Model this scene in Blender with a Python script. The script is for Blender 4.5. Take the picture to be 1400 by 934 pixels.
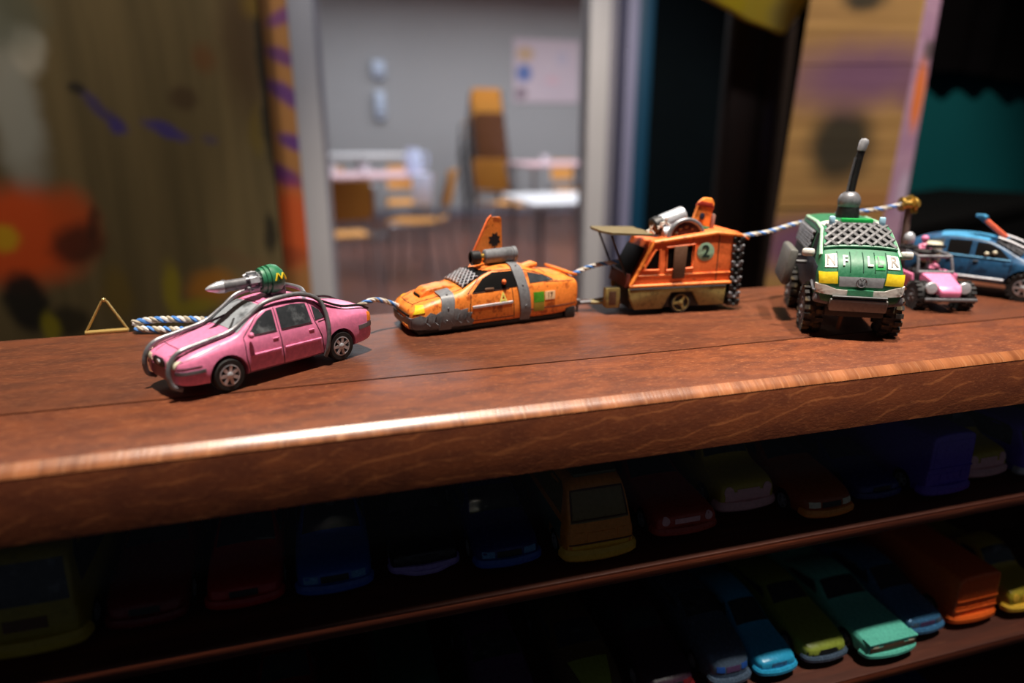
import bpy, bmesh, math, random
import numpy as np
from mathutils import Vector, Matrix
from mathutils.bvhtree import BVHTree

for _o in list(bpy.data.objects):
    bpy.data.objects.remove(_o)
SC = bpy.context.scene
COL = SC.collection
random.seed(7)
PI = math.pi
R = math.radians
ZS = 1.124                      # height of the display shelf's top above the floor (metres)

# ------------------------------------------------------------------ camera
cam_data = bpy.data.cameras.new('camera')
cam = bpy.data.objects.new('camera', cam_data)
COL.objects.link(cam)
cam_data.lens, cam_data.sensor_width = 24.0, 36.0
cam_data.clip_start, cam_data.clip_end = 0.01, 60
cam_data.dof.use_dof = True
cam_data.dof.focus_distance = 0.240
cam_data.dof.aperture_fstop = 5.4
_yaw, _pitch = R(73.7), math.atan(287.0 / 933.0)
_f = Vector((math.cos(_yaw) * math.cos(_pitch), math.sin(_yaw) * math.cos(_pitch), -math.sin(_pitch)))
_r = _f.cross(Vector((0, 0, 1))).normalized()
_u = _r.cross(_f)
_m = Matrix((_r, _u, -_f)).transposed().to_4x4()
_m.translation = Vector((0, 0, 1.2))
cam.matrix_world = _m
SC.camera = cam

# ------------------------------------------------------------------ world, exposure, lamps
w = bpy.data.worlds.new('world')
SC.world = w
w.use_nodes = True
w.node_tree.nodes['Background'].inputs['Color'].default_value = (0.75, 0.80, 1.0, 1)
w.node_tree.nodes['Background'].inputs['Strength'].default_value = 0.034
SC.view_settings.view_transform = 'Standard'
SC.view_settings.look = 'None'
SC.view_settings.exposure = 0.0
SC.view_settings.gamma = 1.0
SC.view_settings.use_curve_mapping = False


def spot(name, loc, aim, power, cone, size, col, blend=0.5):
    d = bpy.data.lights.new(name, 'SPOT')
    d.energy, d.spot_size, d.spot_blend, d.shadow_soft_size, d.color = power, R(cone), blend, size, col
    o = bpy.data.objects.new(name, d)
    COL.objects.link(o)
    o.location = loc
    o.rotation_euler = (Vector(aim) - Vector(loc)).to_track_quat('-Z', 'Y').to_euler()
    return o


def area(name, loc, sx, sy, power, col):
    d = bpy.data.lights.new(name, 'AREA')
    d.shape, d.size, d.size_y, d.energy, d.color = 'RECTANGLE', sx, sy, power, col
    o = bpy.data.objects.new(name, d)
    COL.objects.link(o)
    o.location = loc
    return o


spot('ceiling_spot_key', (0.05, 0.12, 2.75), (0.055, 0.21, ZS), 240, 27, 0.045, (1.0, 0.90, 0.78), 1.0)
spot('ceiling_spot_right', (0.46, -0.15, 2.75), (0.27, 0.20, 1.06), 155, 17, 0.04, (1.0, 0.90, 0.80), 0.8)
spot('added_spot_mural', (-0.5, 0.42, 2.8), (-0.25, 1.0, 1.15), 80, 50, 0.06, (1.0, 0.84, 0.62))  # added unseen lamp, placed to brighten the painted wall but miss the shelf
spot('added_spot_backdrop', (1.0, 0.12, 2.75), (0.92, 1.0, 1.25), 210, 60, 0.06, (1.0, 0.88, 0.72))  # added unseen lamp that lifts the timber post, teal wall and sign
spot('added_spot_door', (0.35, 0.1, 2.9), (0.5, 1.9, 1.1), 98, 46, 0.1, (0.97, 0.96, 1.0))  # added unseen lamp to brighten the door frame
for _i in range(3):
    area('cafe_panel_light', (0.6 + 2.0 * _i, 6.2, 2.93), 1.3, 5.0, 95, (0.92, 0.95, 1.0))


# ------------------------------------------------------------------ materials
def lin(c):
    c = c / 255.0
    return c / 12.92 if c <= 0.04045 else ((c + 0.055) / 1.055) ** 2.4


def L(r, g, b):
    return (lin(r), lin(g), lin(b), 1.0)


class NT:
    """small helper round a node tree"""
    def __init__(s, name):
        s.m = bpy.data.materials.new(name)
        s.m.use_nodes = True
        s.t = s.m.node_tree
        s.b = s.t.nodes['Principled BSDF']
        s.co = s.t.nodes.new('ShaderNodeTexCoord').outputs['Object']

    def n(s, kind, **kw):
        nd = s.t.nodes.new('ShaderNode' + kind)
        for k, v in kw.items():
            setattr(nd, k, v)
        return nd

    def put(s, sock, v):
        if hasattr(v, 'links') or isinstance(v, bpy.types.NodeSocket):
            s.t.links.new(v, sock)
        else:
            sock.default_value = v

    def math(s, op, a, b=0.0, c=0.0, clamp=False):
        nd = s.n('Math', operation=op, use_clamp=clamp)
        for i, v in enumerate((a, b, c)):
            s.put(nd.inputs[i], v)
        return nd.outputs[0]

    def mix(s, fac, a, b):
        nd = s.n('Mix', data_type='RGBA')
        s.put(nd.inputs[0], fac)
        s.put(nd.inputs[6], a)
        s.put(nd.inputs[7], b)
        return nd.outputs[2]

    def noise(s, scale, detail=3.0, rough=0.55, vec=None, stretch=None, out='Fac'):
        nd = s.n('TexNoise')
        nd.inputs['Scale'].default_value = scale
        nd.inputs['Detail'].default_value = detail
        nd.inputs['Roughness'].default_value = rough
        v = vec or s.co
        if stretch:
            mp = s.n('Mapping')
            mp.inputs['Scale'].default_value = stretch
            s.put(mp.inputs['Vector'], v)
            v = mp.outputs[0]
        s.put(nd.inputs['Vector'], v)
        return nd.outputs[out]

    def ramp(s, fac, lo, hi):
        nd = s.n('MapRange', interpolation_type='SMOOTHSTEP')
        s.put(nd.inputs[0], fac)
        nd.inputs[1].default_value, nd.inputs[2].default_value = lo, hi
        return nd.outputs[0]

    def bump(s, h, strength, dist):
        nd = s.n('Bump')
        nd.inputs['Strength'].default_value = strength
        nd.inputs['Distance'].default_value = dist
        s.put(nd.inputs['Height'], h)
        s.t.links.new(nd.outputs[0], s.b.inputs['Normal'])

    def set(s, color=None, rough=None, metal=None, **kw):
        if color is not None:
            s.put(s.b.inputs['Base Color'], color)
        if rough is not None:
            s.put(s.b.inputs['Roughness'], rough)
        if metal is not None:
            s.put(s.b.inputs['Metallic'], metal)
        for k, v in kw.items():
            s.put(s.b.inputs[k], v)
        return s.m


_mats = {}


def paint(name, rgb, rough=0.42, metal=0.0, dirt_or_glare=0.35, dirt_or_glare_rgb=None, scale=260.0, amount=0.56, bump=0.25):
    """hand-painted toy surface: base colour, brushed patches of grime (on windows, painted glare), faint relief"""
    if name in _mats:
        return _mats[name]
    t = NT(name)
    c = L(*rgb)
    d = L(*dirt_or_glare_rgb) if dirt_or_glare_rgb else tuple(x * 0.28 for x in c[:3]) + (1,)
    hi = tuple(min(1, x * 1.18 + 0.01) for x in c[:3]) + (1,)
    n1 = t.noise(scale, 5, 0.62)
    n2 = t.noise(scale * 3.1, 3, 0.6)
    base = t.mix(t.ramp(n2, 0.35, 0.75), c, hi)
    fac = t.math('MULTIPLY', t.ramp(n1, amount, amount + 0.16), dirt_or_glare)
    col = t.mix(fac, base, d)
    t.set(col, t.math('MULTIPLY_ADD', n2, 0.25, rough - 0.12), metal)
    if bump:
        t.bump(n2, bump, 0.00015)
    _mats[name] = t.m
    return t.m


def plain(name, rgb, rough=0.5, metal=0.0, vary=0.12, scale=12.0, **kw):
    if name in _mats:
        return _mats[name]
    t = NT(name)
    c = L(*rgb)
    lo = tuple(x * (1 - vary) for x in c[:3]) + (1,)
    hi = tuple(min(1, x * (1 + vary)) for x in c[:3]) + (1,)
    t.set(t.mix(t.noise(scale, 3), lo, hi), rough, metal, **kw)
    _mats[name] = t.m
    return t.m


def wood(name, dark, mid, light, along=(5, 90, 90), rough=0.42, fleck=True, coat=0.0, rings_shade=None):
    t = NT(name)
    n1 = t.noise(1.0, 6, 0.6, stretch=along)
    n2 = t.noise(1.0, 4, 0.65, stretch=tuple(a * 7 for a in along))
    n3 = t.noise(9.0, 2, 0.5)
    a = t.mix(t.ramp(n1, 0.34, 0.66), L(*dark), L(*mid))
    b = t.mix(t.math('MULTIPLY', t.ramp(n2, 0.52, 0.74), 0.55), a, L(*light))
    c = t.mix(t.math('MULTIPLY', t.ramp(n3, 0.40, 0.72), 0.35), b, L(*dark))
    if fleck:
        n4 = t.noise(1.0, 2, 0.6, stretch=tuple(a * 26 for a in along))
        c = t.mix(t.math('MULTIPLY', t.ramp(n4, 0.60, 0.72), 0.35), c, L(*light))
    if rings_shade is not None:
        # pale growth-ring lines where the board's front is cut across the figure (below height `rings`)
        wv = t.n('TexWave', wave_type='BANDS', bands_direction='Z')
        mp = t.n('Mapping')
        mp.inputs['Rotation'].default_value = (0, R(9), 0)
        t.put(mp.inputs['Vector'], t.co)
        t.put(wv.inputs['Vector'], mp.outputs[0])
        for k_, v_ in (('Scale', 60.0), ('Distortion', 11.0), ('Detail', 3.0), ('Detail Scale', 0.5), ('Detail Roughness', 0.5)):
            wv.inputs[k_].default_value = v_
        sp = t.n('SeparateXYZ')
        t.put(sp.inputs[0], t.co)
        low = t.math('LESS_THAN', sp.outputs[2], rings_shade)
        ln_ = t.math('MULTIPLY', t.math('MULTIPLY', t.ramp(wv.outputs['Fac'], 0.90, 0.995), low), t.math('MULTIPLY', t.ramp(n1, 0.36, 0.62), 0.36))
        c = t.mix(t.math('MULTIPLY', low, 0.35), c, L(*dark))  # board front darkened below that height: its shade is put into the colour
        c = t.mix(ln_, c, L(*light))
    t.set(c, t.math('MULTIPLY_ADD', n2, 0.22, rough - 0.1), 0.0)
    if coat:
        t.set(**{'Coat Weight': coat, 'Coat Roughness': 0.3})
    t.bump(n2, 0.22, 0.0004)
    return t.m


def blobs(name, base, base2, items, rough=0.75, streak=(14, 14, 1.2), warp=0.05, wscale=9.0, bump=None):
    """sprayed / brushed wall paint: soft patches (x, z, rx, rz, angle, rgb, softness, strength) in the panel's own x,z metres"""
    t = NT(name)
    st = t.noise(1.0, 5, 0.6, stretch=streak)
    col = t.mix(t.ramp(st, 0.3, 0.7), L(*base), L(*base2))
    nz = t.noise(wscale, 3, 0.6, out='Color')
    sub = t.n('VectorMath', operation='SUBTRACT')
    t.put(sub.inputs[0], nz)
    sub.inputs[1].default_value = (0.5, 0.5, 0.5)
    sc = t.n('VectorMath', operation='SCALE')
    t.put(sc.inputs[0], sub.outputs[0])
    sc.inputs['Scale'].default_value = warp
    add = t.n('VectorMath', operation='ADD')
    t.put(add.inputs[0], t.co)
    t.put(add.inputs[1], sc.outputs[0])
    sep = t.n('SeparateXYZ')
    t.put(sep.inputs[0], add.outputs[0])
    X, Z = sep.outputs[0], sep.outputs[2]
    for (x, z, rx, rz, ang, rgb, soft, k) in items:
        dx, dz = t.math('SUBTRACT', X, x), t.math('SUBTRACT', Z, z)
        c, s = math.cos(R(ang)), math.sin(R(ang))
        u = t.math('DIVIDE', t.math('ADD', t.math('MULTIPLY', dx, c), t.math('MULTIPLY', dz, s)), rx)
        v = t.math('DIVIDE', t.math('SUBTRACT', t.math('MULTIPLY', dz, c), t.math('MULTIPLY', dx, s)), rz)
        d = t.math('SQRT', t.math('ADD', t.math('MULTIPLY', u, u), t.math('MULTIPLY', v, v)))
        fac = t.math('MULTIPLY', t.math('SUBTRACT', 1.0, t.ramp(d, 1.0 - soft, 1.0 + soft * 0.5)), k)
        col = t.mix(fac, col, L(*rgb))
    t.set(col, rough, 0.0)
    t.bump(st, 0.2, 0.003)
    return t.m


def glass_mat(name, tint, rough=0.06):
    """a thin sheet: partly clear, partly mirror by Fresnel"""
    t = NT(name)
    t.t.nodes.remove(t.b)
    out = t.t.nodes['Material Output']
    tr, gl, mx, fr = t.n('BsdfTransparent'), t.n('BsdfGlossy'), t.n('MixShader'), t.n('Fresnel')
    fr.inputs['IOR'].default_value = 1.40
    tr.inputs['Color'].default_value = tint
    gl.inputs['Roughness'].default_value = rough
    geo = t.n('NewGeometry')
    t.put(mx.inputs[0], t.math('MULTIPLY', fr.outputs[0], t.math('SUBTRACT', 1.0, geo.outputs['Backfacing'])))
    t.t.links.new(tr.outputs[0], mx.inputs[1])
    t.t.links.new(gl.outputs[0], mx.inputs[2])
    t.t.links.new(mx.outputs[0], out.inputs['Surface'])
    return t.m


# ------------------------------------------------------------------ mesh helpers (toy lengths are in millimetres, S turns them into metres)
MM = 0.001


class MB:
    """collects shapes into one mesh"""
    def __init__(s):
        s.v, s.f = [], []

    def add(s, vs, fs, M=None):
        b = len(s.v)
        s.v += [tuple(M @ Vector(p)) if M else tuple(p) for p in vs]
        s.f += [tuple(i + b for i in f) for f in fs]
        return s

    def box(s, c, d, rot=None, bev=0.0):
        x, y, z = d[0] / 2, d[1] / 2, d[2] / 2
        M = Matrix.Translation(c) @ (rot.to_4x4() if rot else Matrix())
        if bev <= 0:
            vs = [(i * x, j * y, k * z) for i in (-1, 1) for j in (-1, 1) for k in (-1, 1)]
            return s.add(vs, [(0, 1, 3, 2), (4, 6, 7, 5), (0, 4, 5, 1), (2, 3, 7, 6), (0, 2, 6, 4), (1, 5, 7, 3)], M)
        bm = bmesh.new()
        bmesh.ops.create_cube(bm, size=1, matrix=Matrix.Diagonal((d[0], d[1], d[2], 1)))
        bmesh.ops.bevel(bm, geom=list(bm.edges), offset=min(bev, x * 0.9, y * 0.9, z * 0.9), segments=2, affect='EDGES', profile=0.5)
        return s.addbm(bm, M)

    def addbm(s, bm, M=None):
        bm.verts.index_update()
        s.add([v.co.copy() for v in bm.verts], [[v.index for v in f.verts] for f in bm.faces], M)
        bm.free()
        return s

    def prism(s, poly, z0, z1, M=None):
        """poly: (a, b) points counter-clockwise, extruded along the third axis from z0 to z1"""
        n = len(poly)
        vs = [(a, b, z0) for a, b in poly] + [(a, b, z1) for a, b in poly]
        fs = [tuple(range(n - 1, -1, -1)), tuple(range(n, 2 * n))] + [(i, (i + 1) % n, n + (i + 1) % n, n + i) for i in range(n)]
        return s.add(vs, fs, M)

    def tube(s, pts, r, n=8, caps=True, flat=1.0, up=None):
        pts = [Vector(p) for p in pts]
        m = len(pts)
        rs = r if isinstance(r, (list, tuple)) else [r] * m
        b = len(s.v)
        prev = None
        for i, p in enumerate(pts):
            t = (pts[min(i + 1, m - 1)] - pts[max(i - 1, 0)]).normalized()
            if prev is None:
                ref = Vector(up) if up else (Vector((0, 0, 1)) if abs(t.z) < 0.9 else Vector((1, 0, 0)))
                a = t.cross(ref).normalized()
            else:
                a = (prev - t * prev.dot(t)).normalized()
            prev = a
            c = t.cross(a)
            for k in range(n):
                q = 2 * PI * (k + 0.5) / n
                s.v.append(tuple(p + (a * math.cos(q) + c * math.sin(q) * flat) * rs[i]))
        for i in range(m - 1):
            for k in range(n):
                s.f.append((b + i * n + k, b + i * n + (k + 1) % n, b + (i + 1) * n + (k + 1) % n, b + (i + 1) * n + k))
        if caps:
            s.f.append(tuple(b + k for k in range(n - 1, -1, -1)))
            s.f.append(tuple(b + (m - 1) * n + k for k in range(n)))
        return s

    def lathe(s, prof, n=20, M=None, caps=True):
        """prof: (radius, height) along +z"""
        vs, fs = [], []
        for (r, h) in prof:
            for k in range(n):
                q = 2 * PI * k / n
                vs.append((r * math.cos(q), r * math.sin(q), h))
        m = len(prof)
        for i in range(m - 1):
            for k in range(n):
                fs.append((i * n + k, i * n + (k + 1) % n, (i + 1) * n + (k + 1) % n, (i + 1) * n + k))
        if caps:
            fs.append(tuple(range(n - 1, -1, -1)))
            fs.append(tuple((m - 1) * n + k for k in range(n)))
        return s.add(vs, fs, M)

    def ball(s, c, r, sx=1, sy=1, sz=1, n=16, M=None):
        bm = bmesh.new()
        bmesh.ops.create_uvsphere(bm, u_segments=n, v_segments=max(6, n // 2), radius=r)
        T = Matrix.Translation(c) @ Matrix.Diagonal((sx, sy, sz, 1))
        return s.addbm(bm, M @ T if M else T)

    def build(s, name, mat, parent=None, S=MM, smooth=35, loc=None, rot=None):
        me = bpy.data.meshes.new(name)
        me.from_pydata([(x * S, y * S, z * S) for x, y, z in s.v], [], s.f)
        return link(name, me, mat, parent, smooth, loc, rot)


def link(name, me, mat, parent=None, smooth=35, loc=None, rot=None):
    bm = bmesh.new()
    bm.from_mesh(me)
    bmesh.ops.recalc_face_normals(bm, faces=bm.faces)
    bm.to_mesh(me)
    bm.free()
    if smooth:
        me.shade_smooth()
        me.set_sharp_from_angle(angle=R(smooth))
    if mat:
        me.materials.append(mat)
    o = bpy.data.objects.new(name, me)
    COL.objects.link(o)
    if parent:
        o.parent = parent
    if loc is not None:
        o.location = loc
    if rot is not None:
        o.rotation_euler = rot
    return o


def tag(o, label=None, cat=None, group=None, kind=None):
    for k, v in (('label', label), ('category', cat), ('group', group), ('kind', kind)):
        if v:
            o[k] = v
    return o


def thing(name, label, cat, loc=(0, 0, 0), rz=0.0, group=None, tilt=(0, 0)):
    o = bpy.data.objects.new(name, None)
    o.empty_display_size = 0.02
    COL.objects.link(o)
    o.location = loc
    o.rotation_euler = (tilt[0], tilt[1], rz)
    return tag(o, label, cat, group)


def axis_m(p, d, roll_up=(0, 0, 1)):
    """matrix that puts +z along d with its origin at p"""
    q = Vector(d).normalized().to_track_quat('Z', 'Y')
    return Matrix.Translation(p) @ q.to_matrix().to_4x4()


def interp(p, q, t):
    return tuple(a + (b - a) * t for a, b in zip(p, q))


def smooth_path(pts, k=6):
    """Catmull-Rom through pts"""
    P = [Vector(p) for p in pts]
    P = [P[0] * 2 - P[1]] + P + [P[-1] * 2 - P[-2]]
    out = []
    for i in range(1, len(P) - 2):
        for j in range(k):
            t = j / k
            a, b, c, d = P[i - 1], P[i], P[i + 1], P[i + 2]
            out.append(0.5 * ((2 * b) + (c - a) * t + (2 * a - 5 * b + 4 * c - d) * t * t + (3 * b - a - 3 * c + d) * t ** 3))
    out.append(P[-2])
    return out


class Shell:
    """a lofted vehicle body: stations along x, each (x, z_bottom, z_belt, z_top, w_low, w_belt, w_top)"""
    def __init__(s, st, arches=(), arch_w=4.2, sub=2, crown=0.5, holes=()):
        vs, fs, ring = [], [], None
        for (x, zb, zl, zt, wl, wb, wt) in st:
            h, c = zl - zb, max(zt - zl, 0.2)
            half = [(0, zb), (wl * 0.90, zb), (wl * 0.985, zb + 0.10 * h), (wl, zb + 0.55 * h), (wb + 0.25, zl - 0.08 * h), (wb - 0.3, zl + 0.04 * c),
                    (wt + (wb - wt) * 0.16, zt - 0.16 * c), (wt - 0.5, zt - 0.03 * c), (wt * 0.55, zt + crown * 0.7), (0, zt + crown)]
            sec = [(x, y, z) for y, z in half] + [(x, -y, z) for y, z in half[-2:0:-1]]
            b = len(vs)
            vs += sec
            n = len(sec)
            if ring is not None:
                fs += [(ring + k, ring + (k + 1) % n, b + (k + 1) % n, b + k) for k in range(n)]
            ring = b
        fs.append(tuple(range(n - 1, -1, -1)))
        fs.append(tuple(range(ring, ring + n)))
        me = bpy.data.meshes.new('tmp')
        me.from_pydata(vs, [], fs)
        s.me = s.apply(me, sub, [('y', x, z, r, arch_w) for (x, z, r) in arches], holes)
        bm = bmesh.new()
        bm.from_mesh(s.me)
        bmesh.ops.recalc_face_normals(bm, faces=bm.faces)
        bmesh.ops.triangulate(bm, faces=bm.faces)
        s.bvh = BVHTree.FromBMesh(bm)
        bm.free()

    @staticmethod
    def apply(me, sub, cuts, holes):
        bm = bmesh.new()
        bm.from_mesh(me)
        bmesh.ops.recalc_face_normals(bm, faces=bm.faces)
        bm.to_mesh(me)
        bm.free()
        o = bpy.data.objects.new('tmp', me)
        COL.objects.link(o)
        if sub:
            m = o.modifiers.new('s', 'SUBSURF')
            m.levels = m.render_levels = sub
        tmp = []
        if cuts or holes:
            mb = MB()
            for (_a, x, z, r, aw) in cuts:
                for sg in (-1, 1):
                    prof = [(r, 0), (r, 40)]
                    mb.lathe(prof, 28, Matrix.Translation((x, 0, z)) @ Matrix.Rotation(-sg * PI / 2, 4, 'X') @ Matrix.Translation((0, 0, aw)))
            for (c, d) in holes:
                mb.box(c, d)
            cm = bpy.data.meshes.new('tmpc')
            cm.from_pydata(mb.v, [], mb.f)
            bm = bmesh.new()
            bm.from_mesh(cm)
            bmesh.ops.recalc_face_normals(bm, faces=bm.faces)
            bm.to_mesh(cm)
            bm.free()
            co = bpy.data.objects.new('tmpc', cm)
            COL.objects.link(co)
            tmp.append(co)
            b = o.modifiers.new('b', 'BOOLEAN')
            b.operation, b.object, b.solver = 'DIFFERENCE', co, 'EXACT'
        dg = bpy.context.evaluated_depsgraph_get()
        out = bpy.data.meshes.new_from_object(o.evaluated_get(dg))
        for t in tmp + [o]:
            bpy.data.objects.remove(t)
        return out

    def build(s, name, mat, parent, smooth=38):
        s.me.transform(Matrix.Scale(MM, 4))
        s.me.materials.clear()
        return link(name, s.me, mat, parent, smooth)

    # ---- things laid on the surface
    def hit(s, a, b, axis, sg):
        if axis == 'y':
            o, d = Vector((a, sg * 100, b)), Vector((0, -sg, 0))
        elif axis == 'z':
            o, d = Vector((a, b, sg * 100)), Vector((0, 0, -sg))
        else:
            o, d = Vector((sg * 100, a, b)), Vector((-sg, 0, 0))
        p, n, _i, _d = s.bvh.ray_cast(o, d)
        if p is None:
            p, n, _i, _d = s.bvh.find_nearest(o + d * 85)
        if n.dot(d) > 0:
            n = -n
        return p, n

    def patch(s, poly, axis, sg, off=0.12, thick=0.35, cuts=3, mb=None):
        bm = bmesh.new()
        f = bm.faces.new([bm.verts.new((a, b, 0)) for a, b in poly])
        bmesh.ops.triangulate(bm, faces=[f])
        for _ in range(2 if cuts > 2 else 1):
            bmesh.ops.subdivide_edges(bm, edges=list(bm.edges), cuts=1 if cuts < 3 else 2, use_grid_fill=True)
        bmesh.ops.triangulate(bm, faces=list(bm.faces))
        return s._drape(bm, axis, sg, off, thick, mb)

    def _drape(s, bm, axis, sg, off, thick, mb):
        bm.verts.index_update()
        top, bot = [], []
        for v in bm.verts:
            p, n = s.hit(v.co.x, v.co.y, axis, sg)
            top.append(p + n * off)
            bot.append(p + n * (off - thick))
        k = len(top)
        fs = [[v.index for v in f.verts] for f in bm.faces]
        out = fs + [[i + k for i in reversed(f)] for f in fs]
        for e in bm.edges:
            if len(e.link_faces) == 1:
                a, b = e.verts[0].index, e.verts[1].index
                out.append((a, b, b + k, a + k))
        bm.free()
        mb = mb or MB()
        mb.add(top + bot, out)
        return mb

    def text(s, body, size, a, b, axis, sg, off=0.15, thick=0.3, mb=None, mirror=False, rot=0.0, bold=0.0):
        cu = bpy.data.curves.new('t', 'FONT')
        cu.body, cu.size, cu.align_x, cu.align_y = body, size, 'CENTER', 'CENTER'
        cu.offset = bold
        cu.resolution_u = 3
        o = bpy.data.objects.new('t', cu)
        COL.objects.link(o)
        me = bpy.data.meshes.new_from_object(o.evaluated_get(bpy.context.evaluated_depsgraph_get()))
        bpy.data.objects.remove(o)
        bm = bmesh.new()
        bm.from_mesh(me)
        bmesh.ops.remove_doubles(bm, verts=bm.verts, dist=0.001)
        c, q = math.cos(rot), math.sin(rot)
        for v in bm.verts:
            x, y = v.co.x * c - v.co.y * q, v.co.x * q + v.co.y * c
            v.co = Vector((a + (-x if mirror else x), b + y, 0))
        return s._drape(bm, axis, sg, off, thick, mb)

    def line(s, pts, axis, sg, r=0.16, mb=None, off=0.0, step=1.0, flat=0.6, n=5):
        out = []
        for p, q in zip(pts[:-1], pts[1:]):
            k = max(1, int(math.dist(p, q) / step))
            out += [s.hit(*interp(p, q, i / k), axis, sg) for i in range(k)]
        out.append(s.hit(*pts[-1], axis, sg))
        mb = mb or MB()
        return mb.tube([p + n_ * off for p, n_ in out], r, n)

    def surf_path(s, pts, off):
        """3-D guide points pulled to the surface, lifted by off"""
        out = []
        for p in pts:
            q, n, _i, _d = s.bvh.find_nearest(Vector(p))
            if n.dot(Vector(p) - q) < 0:
                n = -n
            out.append(q + n * off)
        return out


def rect(a0, a1, b0, b1):
    return [(a0, b0), (a1, b0), (a1, b1), (a0, b1)]


def disc2(a, b, r, n=14, sa=1.0):
    return [(a + r * sa * math.cos(2 * PI * k / n), b + r * math.sin(2 * PI * k / n)) for k in range(n)]


_tyre_cache = {}


def wheel(parent, x, y, z, r, wdt, sg, rim_mat, tyre_mat, spokes=6, key='', rim_r=0.66, knob=False):
    """wheel > tyre (own mesh), rim, hub cap; sg = outer side (+1 / -1 along y)"""
    k = (key, r, wdt, spokes)
    if k not in _tyre_cache:
        t = MB()
        h = wdt / 2
        t.lathe([(r * rim_r * 0.9, -h), (r * 0.90, -h), (r, -h * 0.72), (r, h * 0.72), (r * 0.90, h), (r * rim_r, h), (r * rim_r * 0.9, h * 0.6)], 28, Matrix.Rotation(-PI / 2, 4, 'X'))
        if knob:
            for j in range(18):
                q = 2 * PI * j / 18
                for sy in (-0.55, 0.55):
                    qq = q + (0.09 if sy > 0 else -0.09)
                    M = Matrix.Rotation(qq, 4, 'Y') @ Matrix.Translation((0, sy * wdt * 0.6, r))
                    t.add(*_boxvf(r * 0.2, wdt * 0.42, r * 0.2), M)
        rm = MB()
        rr = r * rim_r
        A = Matrix.Rotation(-PI / 2, 4, 'X')
        rm.lathe([(rr * 0.2, h * 0.3), (rr * 0.98, h * 0.3), (rr * 1.02, h * 0.95), (rr * 0.88, h * 1.02), (rr * 0.84, h * 0.55), (rr * 0.2, h * 0.5)], 28, A)
        for j in range(spokes):
            q = 2 * PI * j / spokes
            M = A @ Matrix.Rotation(q, 4, 'Z') @ Matrix.Translation((rr * 0.5, 0, h * 0.78))
            rm.add(*_boxvf(rr * 0.78, rr * 0.30, h * 0.42), M)
        rm.lathe([(rr * 0.30, h * 0.4), (rr * 0.30, h * 1.05), (rr * 0.16, h * 1.2), (0.01, h * 1.22)], 14, A)
        _tyre_cache[k] = (t.build('tyre', tyre_mat, None), rm.build('rim', rim_mat, None))
        for o in _tyre_cache[k]:
            COL.objects.unlink(o)
    t0, r0 = _tyre_cache[k]
    t = t0.copy()
    COL.objects.link(t)
    t.name = 'wheel'
    t.parent = parent
    t.location = (x * MM, y * MM, z * MM)
    t.rotation_euler = (0, 0, 0 if sg > 0 else PI)
    q = r0.copy()
    COL.objects.link(q)
    q.parent = t
    if rim_mat.name != q.data.materials[0].name:
        q.data = q.data.copy()
        q.data.materials[0] = rim_mat
    return t


def _boxvf(a, b, c):
    x, y, z = a / 2, b / 2, c / 2
    return ([(i * x, j * y, k * z) for i in (-1, 1) for j in (-1, 1) for k in (-1, 1)],
            [(0, 1, 3, 2), (4, 6, 7, 5), (0, 4, 5, 1), (2, 3, 7, 6), (0, 2, 6, 4), (1, 5, 7, 3)])


def rope(name, pts, r, label, colours, pitch=5.0, group=None, k=8):
    """twisted cord through pts (millimetres from the shelf origin): three strands"""
    path = smooth_path(pts, k)
    root = thing(name, label, 'rope', (0, 0, ZS), 0, group)
    n = len(path)
    acc, ls = 0.0, [0.0]
    for a, b in zip(path[:-1], path[1:]):
        acc += (b - a).length
        ls.append(acc)
    m = max(8, int(acc / (pitch / 9)))
    strands = [[], [], []]
    j = 0
    for i in range(m + 1):
        d = acc * i / m
        while j < n - 2 and ls[j + 1] < d:
            j += 1
        t = (d - ls[j]) / max(1e-6, ls[j + 1] - ls[j])
        p = path[j].lerp(path[j + 1], min(1, t))
        tg = (path[j + 1] - path[j]).normalized()
        a = tg.cross(Vector((0, 0, 1))).normalized()
        b = tg.cross(a)
        for s in range(3):
            q = 2 * PI * (d / pitch + s / 3)
            strands[s].append(p + (a * math.cos(q) + b * math.sin(q)) * r * 0.52)
    for s in range(3):
        MB().tube(strands[s], r * 0.56, 6).build('strand', colours[s], root)
    return root


def at(px, py, Y):
    """the point on the vertical plane y = Y that the camera at (0, 0, 1.2) sees at a pixel of the 1400 x 934 frame"""
    d = _f + _r * ((px - 700) / 933.0) + _u * ((467 - py) / 933.0)
    return Vector((0, 0, 1.2)) + d * (Y / d.y)


def struct(name, mb, m, parent=None, smooth=35):
    o = mb.build(name, m, parent, 1.0, smooth)
    o['kind'] = 'structure'
    return o


def slab(x0, x1, y0, y1, z0, z1, bev=0.0):
    return MB().box(((x0 + x1) / 2, (y0 + y1) / 2, (z0 + z1) / 2), (x1 - x0, y1 - y0, z1 - z0), None, bev)


# ------------------------------------------------------------------ the setting
M_floor = wood('floor_boards', (74, 42, 34), (126, 76, 60), (146, 96, 76), along=(2.0, 22, 22), rough=0.35, fleck=False)
M_grey = plain('cafe_wall_paint', (168, 168, 170), 0.85, vary=0.05, scale=1.2)
M_navy = plain('dark_partition_paint', (3, 8, 12), 0.8, vary=0.3, scale=5, **{'Specular IOR Level': 0.05})
M_ceiling = plain('dark_ceiling_paint', (60, 60, 62), 0.9)
M_white_ceiling = plain('cafe_ceiling_paint', (215, 215, 215), 0.9)
M_jamb = plain('grey_frame_paint', (176, 173, 176), 0.45, vary=0.06, scale=8)
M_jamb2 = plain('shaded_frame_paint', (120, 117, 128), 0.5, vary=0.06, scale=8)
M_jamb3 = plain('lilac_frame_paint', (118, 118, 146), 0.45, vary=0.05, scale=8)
M_blue = plain('blue_panel_paint', (5, 54, 80), 0.45, vary=0.12, scale=6)

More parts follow.
